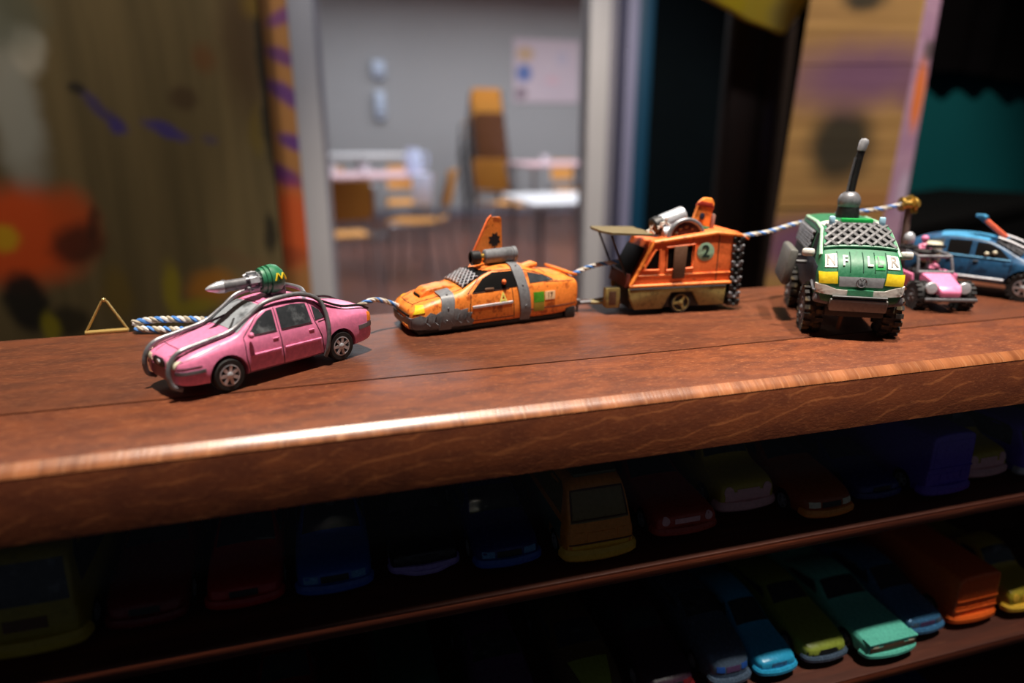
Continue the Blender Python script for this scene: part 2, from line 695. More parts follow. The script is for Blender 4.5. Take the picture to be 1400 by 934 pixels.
struct('floor', slab(-3, 8.5, -1.5, 10.1, -0.06, 0.0), M_floor)
struct('wall_back', slab(-3, 8.5, 10.0, 10.1, 0, 3.7), M_grey)
struct('wall_left', slab(-3.1, -3.0, 2.1, 10.1, 0, 3.7), M_grey)
struct('wall_right', slab(8.5, 8.6, 2.1, 10.1, 0, 3.7), M_grey)
struct('ceiling', slab(-3, 8.5, 2.0, 10.1, 3.6, 3.7), M_white_ceiling)
xl, xr = 0.047, at(795, 300, 1.9).x
struct('wall_partition_left', slab(-3, xl - 0.021, 2.0, 2.1, 0, 3.7), M_navy)
struct('wall_partition_right', slab(xr + 0.13, 8.5, 2.0, 2.1, 0, 3.7), M_navy)
struct('wall_partition_over_door', slab(xl - 0.05, xr + 0.13, 2.0, 2.1, 2.35, 3.7), M_navy)
struct('baseboard_back', slab(-3, 8.5, 9.975, 10.0, 0, 0.12), M_jamb2)

door = bpy.data.objects.new('door_1', None)
COL.objects.link(door)
door['kind'] = 'structure'
struct('jamb', slab(xl - 0.062, xl, 1.88, 1.99, 0, 2.38, 0.004), M_jamb, door)
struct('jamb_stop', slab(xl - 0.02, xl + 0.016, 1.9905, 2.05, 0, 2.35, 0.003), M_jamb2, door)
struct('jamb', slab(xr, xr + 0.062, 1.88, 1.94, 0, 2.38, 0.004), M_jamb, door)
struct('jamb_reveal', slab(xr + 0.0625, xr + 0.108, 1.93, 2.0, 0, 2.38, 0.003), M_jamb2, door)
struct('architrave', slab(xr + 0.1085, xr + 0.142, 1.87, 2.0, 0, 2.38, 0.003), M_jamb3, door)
struct('head', slab(xl - 0.052, xr + 0.142, 1.88, 2.0, 2.3805, 2.46, 0.004), M_jamb, door)
bx0, bx1 = xr + 0.1425, at(884, 150, 1.9).x
struct('trim_1', slab(bx0, bx1, 1.88, 2.0, 0, 2.46, 0.004), M_blue)


# ---------------- painted set wall on the left and its striped post
def pz(px, py, Y, rx, rz, ang, rgb, soft=0.5, k=0.9):
    p = at(px, py, Y)
    s = (p - Vector((0, 0, 1.2))).dot(_f) / 933.0
    return (p.x, p.z, rx * s, rz * s, ang, rgb, soft, k)


YW = 1.0
W_ITEMS = [
    pz(20, 150, YW, 34, 120, 0, (176, 180, 178), 0.6, 0.8),
    pz(38, 70, YW, 26, 36, 0, (200, 198, 190), 0.5, 0.75),
    pz(0, 20, YW, 60, 50, 0, (96, 108, 100), 0.6, 0.6),
    pz(25, 325, YW, 92, 74, 0, (226, 84, 22), 0.45, 0.95),
    pz(100, 300, YW, 34, 48, 0, (205, 82, 24), 0.6, 0.8),
    pz(5, 325, YW, 22, 20, 0, (214, 170, 20), 0.5, 0.9),
    pz(38, 415, YW, 30, 46, 10, (14, 12, 12), 0.35, 0.95),
    pz(105, 335, YW, 38, 30, 30, (52, 22, 12), 0.5, 0.85),
    pz(128, 305, YW, 10, 26, -15, (50, 26, 14), 0.5, 0.7),
    pz(95, 440, YW, 26, 24, 0, (26, 22, 12), 0.5, 0.8),
    pz(72, 448, YW, 12, 26, 0, (150, 140, 20), 0.5, 0.8),
    pz(236, 398, YW, 13, 42, 0, (160, 146, 16), 0.55, 0.75),
    pz(290, 392, YW, 34, 26, 10, (188, 120, 22), 0.6, 0.7),
    pz(268, 420, YW, 30, 12, 10, (150, 138, 20), 0.6, 0.7),
    pz(160, 400, YW, 20, 40, 0, (128, 104, 22), 0.6, 0.5),
    pz(340, 360, YW, 60, 14, -25, (120, 96, 66), 0.5, 0.8),
    pz(140, 150, YW, 40, 9, -42, (66, 54, 118), 0.6, 0.8),
    pz(160, 172, YW, 14, 10, -35, (66, 54, 138), 0.6, 0.9),
    pz(228, 180, YW, 30, 10, -20, (70, 58, 140), 0.55, 0.95),
    pz(285, 190, YW, 10, 8, 0, (80, 70, 110), 0.6, 0.6),
    pz(104, 124, YW, 12, 10, 0, (24, 20, 16), 0.5, 0.8),
    pz(280, 80, YW, 16, 22, 0, (120, 66, 26), 0.7, 0.55),
    pz(330, 60, YW, 34, 110, 0, (74, 46, 24), 0.7, 0.6),
    pz(250, 135, YW, 20, 16, 0, (62, 34, 20), 0.6, 0.6),
    pz(362, 120, YW, 8, 130, 0, (18, 16, 14), 0.5, 0.85),
    pz(368, 320, YW, 9, 30, 0, (24, 22, 18), 0.5, 0.85),
    pz(350, 10, YW, 24, 20, 0, (140, 110, 20), 0.7, 0.6),
    pz(352, 180, YW, 10, 40, 0, (120, 100, 24), 0.6, 0.5),
]
M_mural = blobs('mural_paint', (96, 84, 56), (124, 108, 74), W_ITEMS, streak=(26, 26, 1.6), warp=0.022, wscale=22)
panel_edges = [-2.2, -1.3, -0.75, at(372, 200, YW).x]
wall_set = bpy.data.objects.new('wall_painted', None)
COL.objects.link(wall_set)
wall_set['kind'] = 'structure'
for a, b in zip(panel_edges[:-1], panel_edges[1:]):
    struct('panel', slab(a + 0.0012, b - 0.0012, YW, YW + 0.03, 0, 2.3, 0.0015), M_mural, wall_set)

YP = 1.02
P_ITEMS = [
    pz(392, 20, YP, 34, 11, 25, (116, 60, 128), 0.5, 0.9),
    pz(386, 78, YP, 24, 12, -20, (100, 52, 120), 0.5, 0.9),
    pz(396, 132, YP, 40, 13, -30, (96, 52, 130), 0.5, 0.95),
    pz(402, 195, YP, 24, 11, -25, (92, 48, 132), 0.5, 0.95),
    pz(388, 240, YP, 30, 13, -30, (98, 44, 118), 0.5, 0.95),
    pz(398, 310, YP, 40, 60, 0, (206, 84, 32), 0.5, 0.9),
    pz(392, 350, YP, 30, 16, 0, (150, 66, 36), 0.5, 0.7),
]
M_stripe = blobs('striped_post_paint', (158, 108, 62), (172, 122, 70), P_ITEMS, streak=(30, 30, 3), warp=0.01, wscale=30)
px0, px1 = at(373, 200, YP).x, at(409, 200, YP).x
post = MB().box(((px0 + px1) / 2, YP + 0.03, 1.15), (px1 - px0, 0.06, 2.3), None, 0.003).build('painted_post', M_stripe, None, 1.0)
tag(post, 'slim orange and purple striped timber post beside the grey door frame', 'post')

# ---------------- leaning timber post on the right, spray-painted
YA = 0.70
A0, A1 = at(1108, 0, YA), at(1045, 397, YA)
B0, B1 = at(1266, 0, 0.665), at(1208, 300, 0.665)
C0, C1 = at(1287, 0, 0.70), at(1234, 300, 0.70)


def at_z(p, q, z):
    t = (z - p.z) / (q.z - p.z)
    return p.lerp(q, t)


zlo, zhi = 0.0, 1.75
cor = []
for z in (zlo, zhi):
    a, b, c = at_z(A0, A1, z), at_z(B0, B1, z), at_z(C0, C1, z)
    cor.append([a, b, c, a + (c - b) * 1.6])
A_ITEMS = [
    pz(1135, 198, YA, 46, 60, 0, (38, 36, 26), 0.55, 0.95),
    pz(1168, -2, YA, 34, 22, 0, (40, 36, 24), 0.6, 0.95),
    pz(1165, 105, YA, 130, 46, 4, (126, 84, 124), 0.8, 0.95),
    pz(1215, 130, YA, 24, 30, 0, (120, 74, 118), 0.7, 0.5),
    pz(1100, 335, YA, 90, 44, 0, (122, 76, 124), 0.6, 0.88),
    pz(1170, 270, YA, 90, 18, 4, (186, 122, 70), 0.7, 0.5),
    pz(1235, 20, YA, 12, 60, 0, (212, 170, 96), 0.7, 0.6),
]
M_lean = blobs('sprayed_timber_paint', (168, 126, 74), (196, 152, 92), A_ITEMS, streak=(3, 3, 70), warp=0.01, wscale=40)
S_ITEMS = [
    pz(1243, 130, YA, 26, 50, 0, (226, 116, 34), 0.5, 0.95),
    pz(1262, 70, YA, 22, 16, 0, (66, 58, 56), 0.5, 0.85),
    pz(1225, 260, YA, 24, 30, 0, (190, 176, 206), 0.6, 0.7),
]
M_lean_side = blobs('sprayed_timber_side_paint', (158, 118, 156), (184, 148, 176), S_ITEMS, streak=(3, 3, 40), warp=0.008, wscale=40)
lean = thing('timber_post', 'leaning timber post sprayed with black and purple spots behind the green van', 'post', (0, 0, 0))
mb = MB()
nb = 11
for i in range(nb):
    t0, t1 = i / nb, (i + 1) / nb - 0.0006
    lo = [cor[0][k].lerp(cor[1][k], t0) for k in range(4)]
    hi = [cor[0][k].lerp(cor[1][k], t1) for k in range(4)]
    off = Vector((random.uniform(-0.0006, 0.0006), random.uniform(-0.0006, 0.0006), 0))
    o = MB().add([p + off for p in lo + hi], [(3, 2, 1, 0), (4, 5, 6, 7), (0, 1, 5, 4), (1, 2, 6, 5), (2, 3, 7, 6), (3, 0, 4, 7)]).build('block', M_lean, lean, 1.0)
    o.data.materials.append(M_lean_side)
    n_side = (cor[0][2] - cor[0][1]).normalized()
    for p in o.data.polygons:
        cx = sum((o.data.vertices[v].co for v in p.vertices), Vector()) / 4
        side_mid = (lo[1] + lo[2] + hi[1] + hi[2]) / 4 + off
        if (cx - side_mid).length < 0.006:
            p.material_index = 1

# ---------------- dark plank beside it, teal wall, black drape, yellow sign
M_dark_plank = blobs('dark_plank_paint', (30, 17, 13), (46, 26, 18), [
    pz(1048, 190, 0.86, 10, 60, 0, (70, 62, 84), 0.7, 0.8), pz(1010, 220, 0.86, 20, 60, 0, (48, 26, 16), 0.7, 0.6)], streak=(20, 20, 2), warp=0.01)
a, b = at(992, 200, 0.86), at(1072, 200, 0.86)
for x0, x1, nm in ((a.x, (a.x + b.x) / 2 - 0.002, 'dark brown plank standing left of another beside the timber post'),
                   ((a.x + b.x) / 2 + 0.002, b.x, 'dark plank with a lilac smear directly beside the sprayed timber post')):
    tag(slab(x0, x1, 0.86, 0.885, 0, 1.62, 0.002).build('plank', M_dark_plank, None, 1.0), nm, 'plank')

M_teal = plain('teal_wall_paint', (3, 62, 68), 0.8, vary=0.12, scale=4, **{'Specular IOR Level': 0.1})
struct('wall_teal', slab(at(1190, 200, 1.44).x, 3.4, 1.44, 1.48, 0, 2.4), M_teal)
M_black = plain('black_cloth', (7, 6, 7), 0.9, vary=0.4, scale=10, **{'Specular IOR Level': 0.0})
v0, v1 = at(1215, 102, 1.40), at(1400, 112, 1.40)
mb = MB()
pts = []
nx = 60
for i in range(nx + 1):
    t = i / nx
    x = v0.x + (v1.x + 0.6 - v0.x) * t
    pts.append((x, 1.40 + 0.012 * math.sin(t * 60) + 0.006 * math.sin(t * 23), v0.z + (v1.z - v0.z) * t + 0.012 * math.sin(t * 9)))
vs = [p for p in pts] + [(x, y, 1.9) for x, y, z in pts] + [(x, y + 0.004, z) for x, y, z in pts] + [(x, y + 0.004, 1.9) for x, y, z in pts]
n = nx + 1
fs = []
for i in range(nx):
    fs += [(i, i + 1, n + i + 1, n + i), (2 * n + i + 1, 2 * n + i, 3 * n + i, 3 * n + i + 1), (i + 1, i, 2 * n + i, 2 * n + i + 1), (n + i, n + i + 1, 3 * n + i + 1, 3 * n + i)]
fs += [(0, n, 3 * n, 2 * n), (n - 1, 3 * n - 1, 4 * n - 1, 2 * n - 1)]
valance = thing('curtain_valance', 'black cloth valance hanging above the teal wall at upper right', 'curtain', (0, 0, 0))
mb.add(vs, fs).build('cloth', M_black, valance, 1.0, 60)
MB().tube([(pts[0][0] - 0.05, 1.402, 1.9), (pts[-1][0] + 0.05, 1.402, 1.9)], 0.012, 10).build('rail', plain('black_metal', (20, 20, 22), 0.4, 0.8), valance, 1.0)
for x in (pts[0][0], pts[-1][0]):
    MB().box((x, 1.421, 1.9), (0.02, 0.045, 0.02)).build('bracket', _mats['black_metal'], valance, 1.0)

g0, g1 = at(1236, 322, 0.80), at(1402, 268, 1.02)
ln = (g1 - g0)
ln.z = 0
ang = math.atan2(ln.y, ln.x)
top = (g0.z + g1.z) / 2
case = thing('flight_case', 'black box with a flat lid behind the blue car at the right', 'case', (0, 0, 0))
M_case = plain('black_case', (5, 5, 6), 0.8, vary=0.2, **{'Specular IOR Level': 0.05})
nx_, ny_ = math.cos(ang), math.sin(ang)
cc = (g0 + ln * 0.75) + Vector((-ny_, nx_, 0)) * 0.12
rotm = Matrix.Rotation(ang, 3, 'Z')
MB().box((cc.x, cc.y, (top - 0.03) / 2), (ln.length * 1.5, 0.24, top - 0.03), rotm, 0.006).build('body', M_case, case, 1.0)
MB().box((cc.x, cc.y, top - 0.013), (ln.length * 1.5 + 0.008, 0.248, 0.026), rotm, 0.006).build('lid', M_case, case, 1.0)

M_yellow = blobs('yellow_sign_paint', (232, 198, 50), (244, 214, 70), [pz(1000, 5, 0.82, 24, 16, 0, (236, 204, 20), 0.5, 0.9), pz(1070, 20, 0.82, 26, 24, 0, (188, 162, 88), 0.6, 0.7)], warp=0.01)
yp = [at(*p, 0.82) for p in ((958, -10), (1000, 12), (1022, 26), (1058, 40), (1072, 46), (1090, 22), (1112, -12))]
yp += [Vector((yp[-1].x + 0.06, 0.82, 1.62)), Vector((yp[0].x - 0.05, 0.82, 1.62))]
sign = MB().prism([(p.x, p.z) for p in yp], -0.83, -0.82, Matrix.Rotation(PI / 2, 4, 'X')).build('hanging_sign', M_yellow, None, 1.0)
tag(sign, 'yellow painted board with a pointed lower edge hanging above the dark gap', 'sign')

# ---------------- the display cabinet the toys stand on
M_slab = wood('mahogany_top', (76, 36, 17), (99, 49, 23), (146, 86, 46), along=(45, 150, 150), rough=0.50)
M_lip = wood('mahogany_lipping', (84, 38, 17), (114, 57, 25), (164, 98, 54), along=(70, 170, 170), rough=0.50, rings_shade=ZS - 0.0025)
M_edge = wood('worn_edge_wood', (112, 62, 32), (160, 98, 58), (192, 136, 92), along=(160, 8, 8), rough=0.34, fleck=False, coat=0.5)
M_shelf = wood('mahogany_shelf', (72, 28, 14), (104, 46, 24), (126, 64, 36), along=(8, 110, 110), rough=0.5, fleck=False)
M_inside = plain('cabinet_inside', (30, 18, 14), 0.8)
cab = thing('display_cabinet', 'mahogany glass-fronted display cabinet carrying toy cars on its top and shelves', 'cabinet', (0, 0, 0))
X0, X1 = -0.55, 0.95
YF, YS, YB = 0.1722, 0.2100, 0.2935
lip = [(YF, -0.0202), (YS - 0.0003, -0.0202), (YS - 0.0003, -0.0012), (YS - 0.0006, 0.0), (YF + 0.0032, 0.0), (YF + 0.0018, -0.0008), (YF + 0.0004, -0.0019), (YF, -0.0026)]
MX = Matrix(((0, 0, 1, 0), (1, 0, 0, 0), (0, 1, 0, ZS), (0, 0, 0, 1)))
MB().prism(lip, X0, X1, MX).build('front_board', M_lip, cab, 1.0)
edge = [(YF + 0.0006, -0.0026), (YF + 0.0036, -0.0006), (YF + 0.0032, 0.00006), (YF + 0.0018, -0.00074), (YF + 0.0004, -0.00184), (YF - 0.00006, -0.0026)]
MB().prism(edge, X0 + 0.0002, X1 - 0.0002, MX).build('worn_edge', M_edge, cab, 1.0)
tb = [(YS + 0.0003, -0.0202), (YB, -0.0202), (YB, -0.0015), (YB - 0.0015, 0.0), (YS + 0.0005, 0.0), (YS + 0.0003, -0.0012)]
MB().prism(tb, X0, X1, MX).build('top_board', M_slab, cab, 1.0)
for zt in (-0.0665, -0.1400, -0.2135, -0.2870):
    slab(X0 + 0.02, X1 - 0.02, 0.180, 0.2895, ZS + zt - 0.005, ZS + zt, 0.0008).build('shelf', M_shelf, cab, 1.0)
slab(X0, X1, 0.2900, 0.2934, 0.08, ZS - 0.0203).build('back_panel', M_inside, cab, 1.0)
for x in (X0, X1 - 0.0195):
    slab(x, x + 0.0195, 0.1775, 0.2899, 0.08, ZS - 0.0203).build('side_panel', M_slab, cab, 1.0)
slab(X0 + 0.02, X1 - 0.02, 0.1725, 0.2899, 0.08, ZS - 0.30).build('lower_panel', M_slab, cab, 1.0)
slab(X0 + 0.01, X1 - 0.01, 0.19, 0.285, 0.0, 0.0799).build('plinth', M_inside, cab, 1.0)
M_glass = glass_mat('cabinet_glass', (0.95, 0.97, 0.97, 1))
slab(X0 + 0.0005, X1 - 0.0005, 0.1742, 0.1772, ZS - 0.2995, ZS - 0.0204).build('glass_pane', M_glass, cab, 1.0)


# ------------------------------------------------------------------ the cafe seen through the doorway
M_ply = plain('honey_plywood', (214, 148, 64), 0.45, vary=0.12, scale=5)
M_steel = plain('chair_steel', (170, 170, 176), 0.3, 0.85, vary=0.05)
M_top = plain('white_laminate', (232, 232, 236), 0.35, vary=0.03)
M_pinkcloth = plain('pale_pink_tablecloth', (204, 170, 176), 0.7, vary=0.2, scale=9)
M_darkframe = plain('dark_chair_frame', (38, 32, 34), 0.5)


def make_chair(name, label, group=None):
    """plywood seat and back on a four-legged steel frame, origin on the floor, facing +y"""
    t = thing(name, label, 'chair', (0, 0, 0), 0, group)
    seat = MB()
    n = 7
    top = []
    for i in range(n + 1):
        q = i / n
        y = -0.20 + 0.42 * q
        z = 0.455 + 0.018 * (2 * q - 1) ** 2 - (0.02 * max(0, q - 0.85) / 0.15)
        top.append((y, z))
    prof = top + [(y, z - 0.012) for y, z in reversed(top)]
    M = Matrix(((0, 0, 1, 0), (1, 0, 0, 0), (0, 1, 0, 0), (0, 0, 0, 1)))
    seat.prism(prof, -0.165, 0.165, M).build('seat', M_ply, t, 1.0)
    back = MB()
    vs, fs = [], []
    m = 10
    for k, dz in ((0, 0), (1, 0.011)):
        for i in range(m + 1):
            q = -1 + 2 * i / m
            for z in (0.58, 0.64, 0.76, 0.84):
                lean = -0.215 - (z - 0.58) * 0.22
                ins = 0.018 if z in (0.58, 0.84) else 0
                vs.append((q * (0.172 - ins), lean - 0.028 * (1 - q * q) - dz, z))
    for k in range(2):
        b = k * (m + 1) * 4
        for i in range(m):
            for j in range(3):
                fs.append((b + i * 4 + j, b + (i + 1) * 4 + j, b + (i + 1) * 4 + j + 1, b + i * 4 + j + 1))
    o = (m + 1) * 4
    for i in range(m):
        fs += [(i * 4, (i + 1) * 4, o + (i + 1) * 4, o + i * 4), (i * 4 + 3, (i + 1) * 4 + 3, o + (i + 1) * 4 + 3, o + i * 4 + 3)]
    for j in range(3):
        fs += [(j, j + 1, o + j + 1, o + j), (m * 4 + j, m * 4 + j + 1, o + m * 4 + j + 1, o + m * 4 + j)]
    back.add(vs, fs).build('backrest', M_ply, t, 1.0, 50)
    for sx in (-1, 1):
        MB().tube([(sx * 0.21, 0.21, 0.0), (sx * 0.185, 0.17, 0.43)], 0.011, 8).build('leg', M_steel, t, 1.0)
        MB().tube(smooth_path([(sx * 0.21, -0.26, 0.0), (sx * 0.19, -0.19, 0.43), (sx * 0.18, -0.225, 0.62), (sx * 0.17, -0.272, 0.80)], 4), 0.011, 8).build('leg', M_steel, t, 1.0)
        MB().tube([(sx * 0.186, 0.172, 0.428), (sx * 0.158, 0.12, 0.4345), (sx * 0.158, -0.15, 0.4345), (sx * 0.188, -0.192, 0.43)], 0.009, 8).build('seat_rail', M_steel, t, 1.0)
    return t


def dup(root, label=None, name=None):
    r = root.copy()
    COL.objects.link(r)
    if name:
        r.name = name
    if label:
        r['label'] = label
    for ch in list(root.children):
        c = ch.copy()
        COL.objects.link(c)
        c.parent = r
        for g in list(ch.children):
            d = g.copy()
            COL.objects.link(d)
            d.parent = c
    return r


def floor_at(px, Y):
    p = at(px, 300, Y)
    return p.x, Y


chair0 = make_chair('cafe_chair', 'plywood cafe chair with its back to the door, nearest at the left table', 'plywood cafe chairs round the tables')
_first = [True]


def put_chair(px, Y, rz, label, s=1.0):
    c = chair0 if _first[0] else dup(chair0)
    _first[0] = False
    c['label'] = label
    x, y = floor_at(px, Y)
    c.location = (x, y, 0)
    c.rotation_euler = (0, 0, R(rz))
    c.scale = (s, s, s)
    return c


put_chair(468, 5.1, 5, 'plywood cafe chair with its back to the door, nearest one at the left table', 1.06)
put_chair(572, 5.75, 68, 'plywood cafe chair turned sideways at the right end of the left table', 1.08)
put_chair(455, 7.6, 180, 'plywood cafe chair half hidden behind the left table, nearest the door frame')
put_chair(552, 7.7, 172, 'plywood cafe chair behind the left table, right of its neighbour by the frame')
put_chair(694, 6.6, -50, 'plywood cafe chair with a tall back at the left end of the pink table', 1.14)
put_chair(775, 8.7, 176, 'plywood cafe chair behind the far side of the pink table at right')


def table(name, label, px, Y, w, d, h, top_m, round_=False):
    x, y = floor_at(px, Y)
    t = thing(name, label, 'table', (x, y, 0))
    if round_:
        MB().lathe([(0.02, h - 0.03), (w / 2 - 0.01, h - 0.03), (w / 2, h - 0.015), (w / 2 - 0.004, h), (0.02, h)], 40, Matrix.Diagonal((1, d / w, 1, 1))).build('table_top', top_m, t, 1.0)
        MB().lathe([(0.035, 0.03), (0.03, h - 0.04)], 16).build('column', M_steel, t, 1.0)
        MB().lathe([(0.28, 0.0), (0.28, 0.012), (0.05, 0.035), (0.03, 0.036)], 28).build('foot', M_steel, t, 1.0)
    else:
        MB().box((0, 0, h - 0.015), (w, d, 0.03), None, 0.006).build('table_top', top_m, t, 1.0)
        for sx in (-1, 1):
            for sy in (-1, 1):
                MB().tube([(sx * (w / 2 - 0.07), sy * (d / 2 - 0.07), 0), (sx * (w / 2 - 0.07), sy * (d / 2 - 0.07), h - 0.03)], 0.02, 10).build('leg', M_steel, t, 1.0)
    return t


table('cafe_table', 'high white oval table standing furthest back by the left of the doorway', 497, 8.4, 1.25, 0.9, 0.95, M_top, True)
lt = table('cafe_table', 'table with a pale pink top and clutter at the left of the cafe', 503, 6.35, 1.1, 0.8, 0.84, M_pinkcloth)
rt = table('cafe_table', 'table with a pale pink top behind the white one at right', 758, 7.6, 0.9, 0.9, 0.86, M_pinkcloth)
wt = table('cafe_table', 'white rectangular table nearest the door at the right of the cafe', 775, 5.2, 0.84, 0.9, 0.70, M_top)

# clutter on the tables
M_cup = plain('pale_cup_glaze', (226, 224, 232), 0.3)
M_jug = plain('pale_blue_plastic', (206, 216, 246), 0.3)


def cup(x, y, z, label, r=0.04, h=0.09, m=None):
    t = thing('cup', label, 'cup', (x, y, z))
    MB().lathe([(r * 0.7, 0), (r, h), (r * 0.9, h), (r * 0.6, h * 0.08), (0.001, h * 0.07)], 18).build('bowl', m or M_cup, t, 1.0)
    MB().tube(smooth_path([(r * 0.9, 0, h * 0.8), (r * 1.5, 0, h * 0.7), (r * 1.4, 0, h * 0.3), (r * 0.8, 0, h * 0.25)], 4), r * 0.13, 6).build('handle', m or M_cup, t, 1.0)
    return t


lx, ly = lt.location.x, lt.location.y
cup(lx - 0.30, ly - 0.2, 0.84, 'pale cup on the left end of the pink left table')
cup(lx - 0.02, ly - 0.1, 0.84, 'pale cup near the middle of the pink left table')
jp = at(566, 240, 5.6)
jug = thing('water_jug', 'pale blue-white plastic jug at the right corner of the left table', 'jug', (lx + 0.42, ly - 0.08, 0.8405))
MB().lathe([(0.055, 0), (0.075, 0.02), (0.08, 0.14), (0.055, 0.20), (0.06, 0.22), (0.05, 0.22), (0.045, 0.2), (0.001, 0.19)], 24).build('body', M_jug, jug, 1.0)
MB().tube(smooth_path([(0.07, 0, 0.18), (0.125, 0, 0.16), (0.12, 0, 0.07), (0.075, 0, 0.05)], 5), 0.011, 8).build('handle', M_jug, jug, 1.0)
rx_, ry_ = rt.location.x, rt.location.y
cup(rx_ - 0.2, ry_ - 0.2, 0.86, 'pale cup on the pink table at the right')
cloth = MB()
cx_, cy_ = lx + 0.44, ly - 0.4085
cloth.box((cx_, cy_, 0.7235), (0.17, 0.012, 0.26), None, 0.004)
cloth.box((cx_, cy_ + 0.09, 0.8475), (0.17, 0.19, 0.012), None, 0.004)
tag(cloth.build('folded_cloth', M_jug, None, 1.0), 'pale blue-white cloth hanging over the right corner of the left table', 'cloth')

# stack of chairs at the back wall
sx, sy = floor_at(668, 8.4)
N = 7
for k in range(N):
    c = dup(chair0, None, 'stacking_chair')
    c['label'] = 'shade-toned chair nested in the tall stack by the grey back wall, %s from its floor' % ('second third fourth fifth sixth seventh eighth'.split()[min(max(k - 1, 0), 6)])
    if k == N - 1:
        c['label'] = 'topmost chair of the tall stack, its honey plywood back showing clear'
    elif k == 0:
        c['label'] = 'lowest chair of the tall stack, its legs on the cafe floor'
    c['group'] = 'stacked chairs by the back wall'
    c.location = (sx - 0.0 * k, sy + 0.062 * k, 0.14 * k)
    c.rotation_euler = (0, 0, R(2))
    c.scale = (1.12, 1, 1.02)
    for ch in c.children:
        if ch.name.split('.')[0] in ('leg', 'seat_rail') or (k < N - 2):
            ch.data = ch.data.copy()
            ch.data.materials[0] = M_darkframe if ch.name.split('.')[0] in ('leg', 'seat_rail') else plain('shaded_plywood', (104, 64, 36), 0.5, vary=0.25, scale=6)  # lower seats and backs get a darker copy, shade put into the colour

# poster and boxes standing in for bluish light spots on the back wall
YBW = 9.985
p0, p1 = at(702, 140, YBW), at(792, 56, YBW)
M_poster = blobs('poster_print', (206, 188, 200), (214, 198, 206), [
    pz(716, 100, YBW, 12, 12, 0, (66, 108, 178), 0.4, 0.9), pz(718, 74, YBW, 14, 10, 0, (206, 168, 120), 0.4, 0.85),
    pz(712, 128, YBW, 9, 9, 0, (110, 84, 100), 0.5, 0.8), pz(755, 110, YBW, 12, 6, 0, (226, 180, 190), 0.5, 0.6),
    pz(768, 80, YBW, 10, 10, 0, (190, 184, 206), 0.5, 0.6)], rough=0.5, streak=(1, 1, 1), warp=0.05, wscale=3)
tag(slab(p0.x, p1.x, YBW - 0.006, YBW + 0.014, p0.z, p1.z).build('poster', M_poster, None, 1.0), 'pale pink printed poster with a blue patch on the cafe back wall', 'poster')
for (px, py, w_, h_, nm, lb) in ((517, 95, 0.17, 0.22, 'light_spot_box_high', 'pale blue-white box standing in for a light spot high on the grey wall'), (519, 144, 0.13, 0.36, 'light_spot_box_low', 'narrow pale box standing in for a second light spot on the grey wall')):
    p = at(px, py, YBW)
    t = thing(nm, lb, 'stand-in box', (p.x, YBW + 0.015, p.z))
    m = plain('pale_box_plastic', (190, 204, 226), 0.35)
    MB().box((0, -0.06, 0), (w_, 0.12, h_), None, 0.02).build('housing', m, t, 1.0)
    MB().box((0, -0.1205, -h_ * 0.3), (w_ * 0.6, 0.004, h_ * 0.12), None, 0.001).build('slot', M_jamb2, t, 1.0)
M_dkpl = None


# ------------------------------------------------------------------ materials of the toys
T_pink = paint('toy_pink', (228, 128, 168), 0.34, dirt_or_glare=0.25, dirt_or_glare_rgb=(120, 40, 66), amount=0.60)
T_orange = paint('toy_orange', (240, 134, 50), 0.45, dirt_or_glare=0.75, dirt_or_glare_rgb=(150, 58, 18), amount=0.50, scale=330)
T_orange2 = paint('toy_orange_trailer', (236, 112, 52), 0.5, dirt_or_glare=0.5, dirt_or_glare_rgb=(120, 40, 18), amount=0.56)
T_grey = paint('toy_grey_tape', (112, 114, 118), 0.45, dirt_or_glare=0.5, amount=0.52)
T_gun = paint('toy_gunmetal', (112, 112, 116), 0.36, 0.25, dirt_or_glare=0.6, amount=0.50)
T_silver = paint('toy_silver', (196, 198, 204), 0.32, 0.45, dirt_or_glare=0.35)
T_black = paint('toy_black', (24, 23, 24), 0.5, dirt_or_glare=0.2)
T_ink = plain('toy_ink_line', (28, 16, 18), 0.6)
T_tyre = paint('toy_rubber', (30, 30, 31), 0.7, dirt_or_glare=0.3, dirt_or_glare_rgb=(60, 52, 44))
T_tyre_mud = paint('toy_rubber_muddy', (34, 31, 28), 0.75, dirt_or_glare=0.6, dirt_or_glare_rgb=(120, 100, 62), amount=0.5)
T_glass = paint('toy_dark_window', (52, 56, 60), 0.16, dirt_or_glare=0.55, dirt_or_glare_rgb=(140, 146, 150), scale=110, amount=0.54)  # the pale patches are glare painted into the window colour
T_screen = paint('toy_windscreen', (148, 154, 160), 0.12, dirt_or_glare=0.8, dirt_or_glare_rgb=(36, 38, 42), scale=95, amount=0.47)  # light and dark patches paint glare on the glass
T_void = plain('toy_open_window', (10, 8, 8), 0.6, **{'Specular IOR Level': 0.12})
T_green = paint('toy_green', (46, 120, 84), 0.42, dirt_or_glare=0.45)
T_white = paint('toy_white', (222, 220, 212), 0.5, dirt_or_glare=0.5, dirt_or_glare_rgb=(120, 112, 100), amount=0.55)
T_yellow = paint('toy_yellow', (238, 206, 40), 0.35, dirt_or_glare=0.2)
T_khaki = paint('toy_khaki', (142, 124, 70), 0.55, dirt_or_glare=0.55, dirt_or_glare_rgb=(58, 46, 24), amount=0.5)
T_brown = paint('toy_rust_brown', (92, 62, 42), 0.6, dirt_or_glare=0.5)
T_olive = paint('toy_olive_board', (104, 92, 62), 0.6, dirt_or_glare=0.5)
T_brass = paint('toy_brass', (196, 156, 74), 0.28, 0.8, dirt_or_glare=0.5, dirt_or_glare_rgb=(70, 46, 18))
T_cream = paint('toy_cream', (214, 206, 180), 0.45)
T_amber = paint('toy_amber_lamp', (236, 130, 40), 0.25)
T_skin = paint('toy_pink_figure', (214, 130, 160), 0.5)
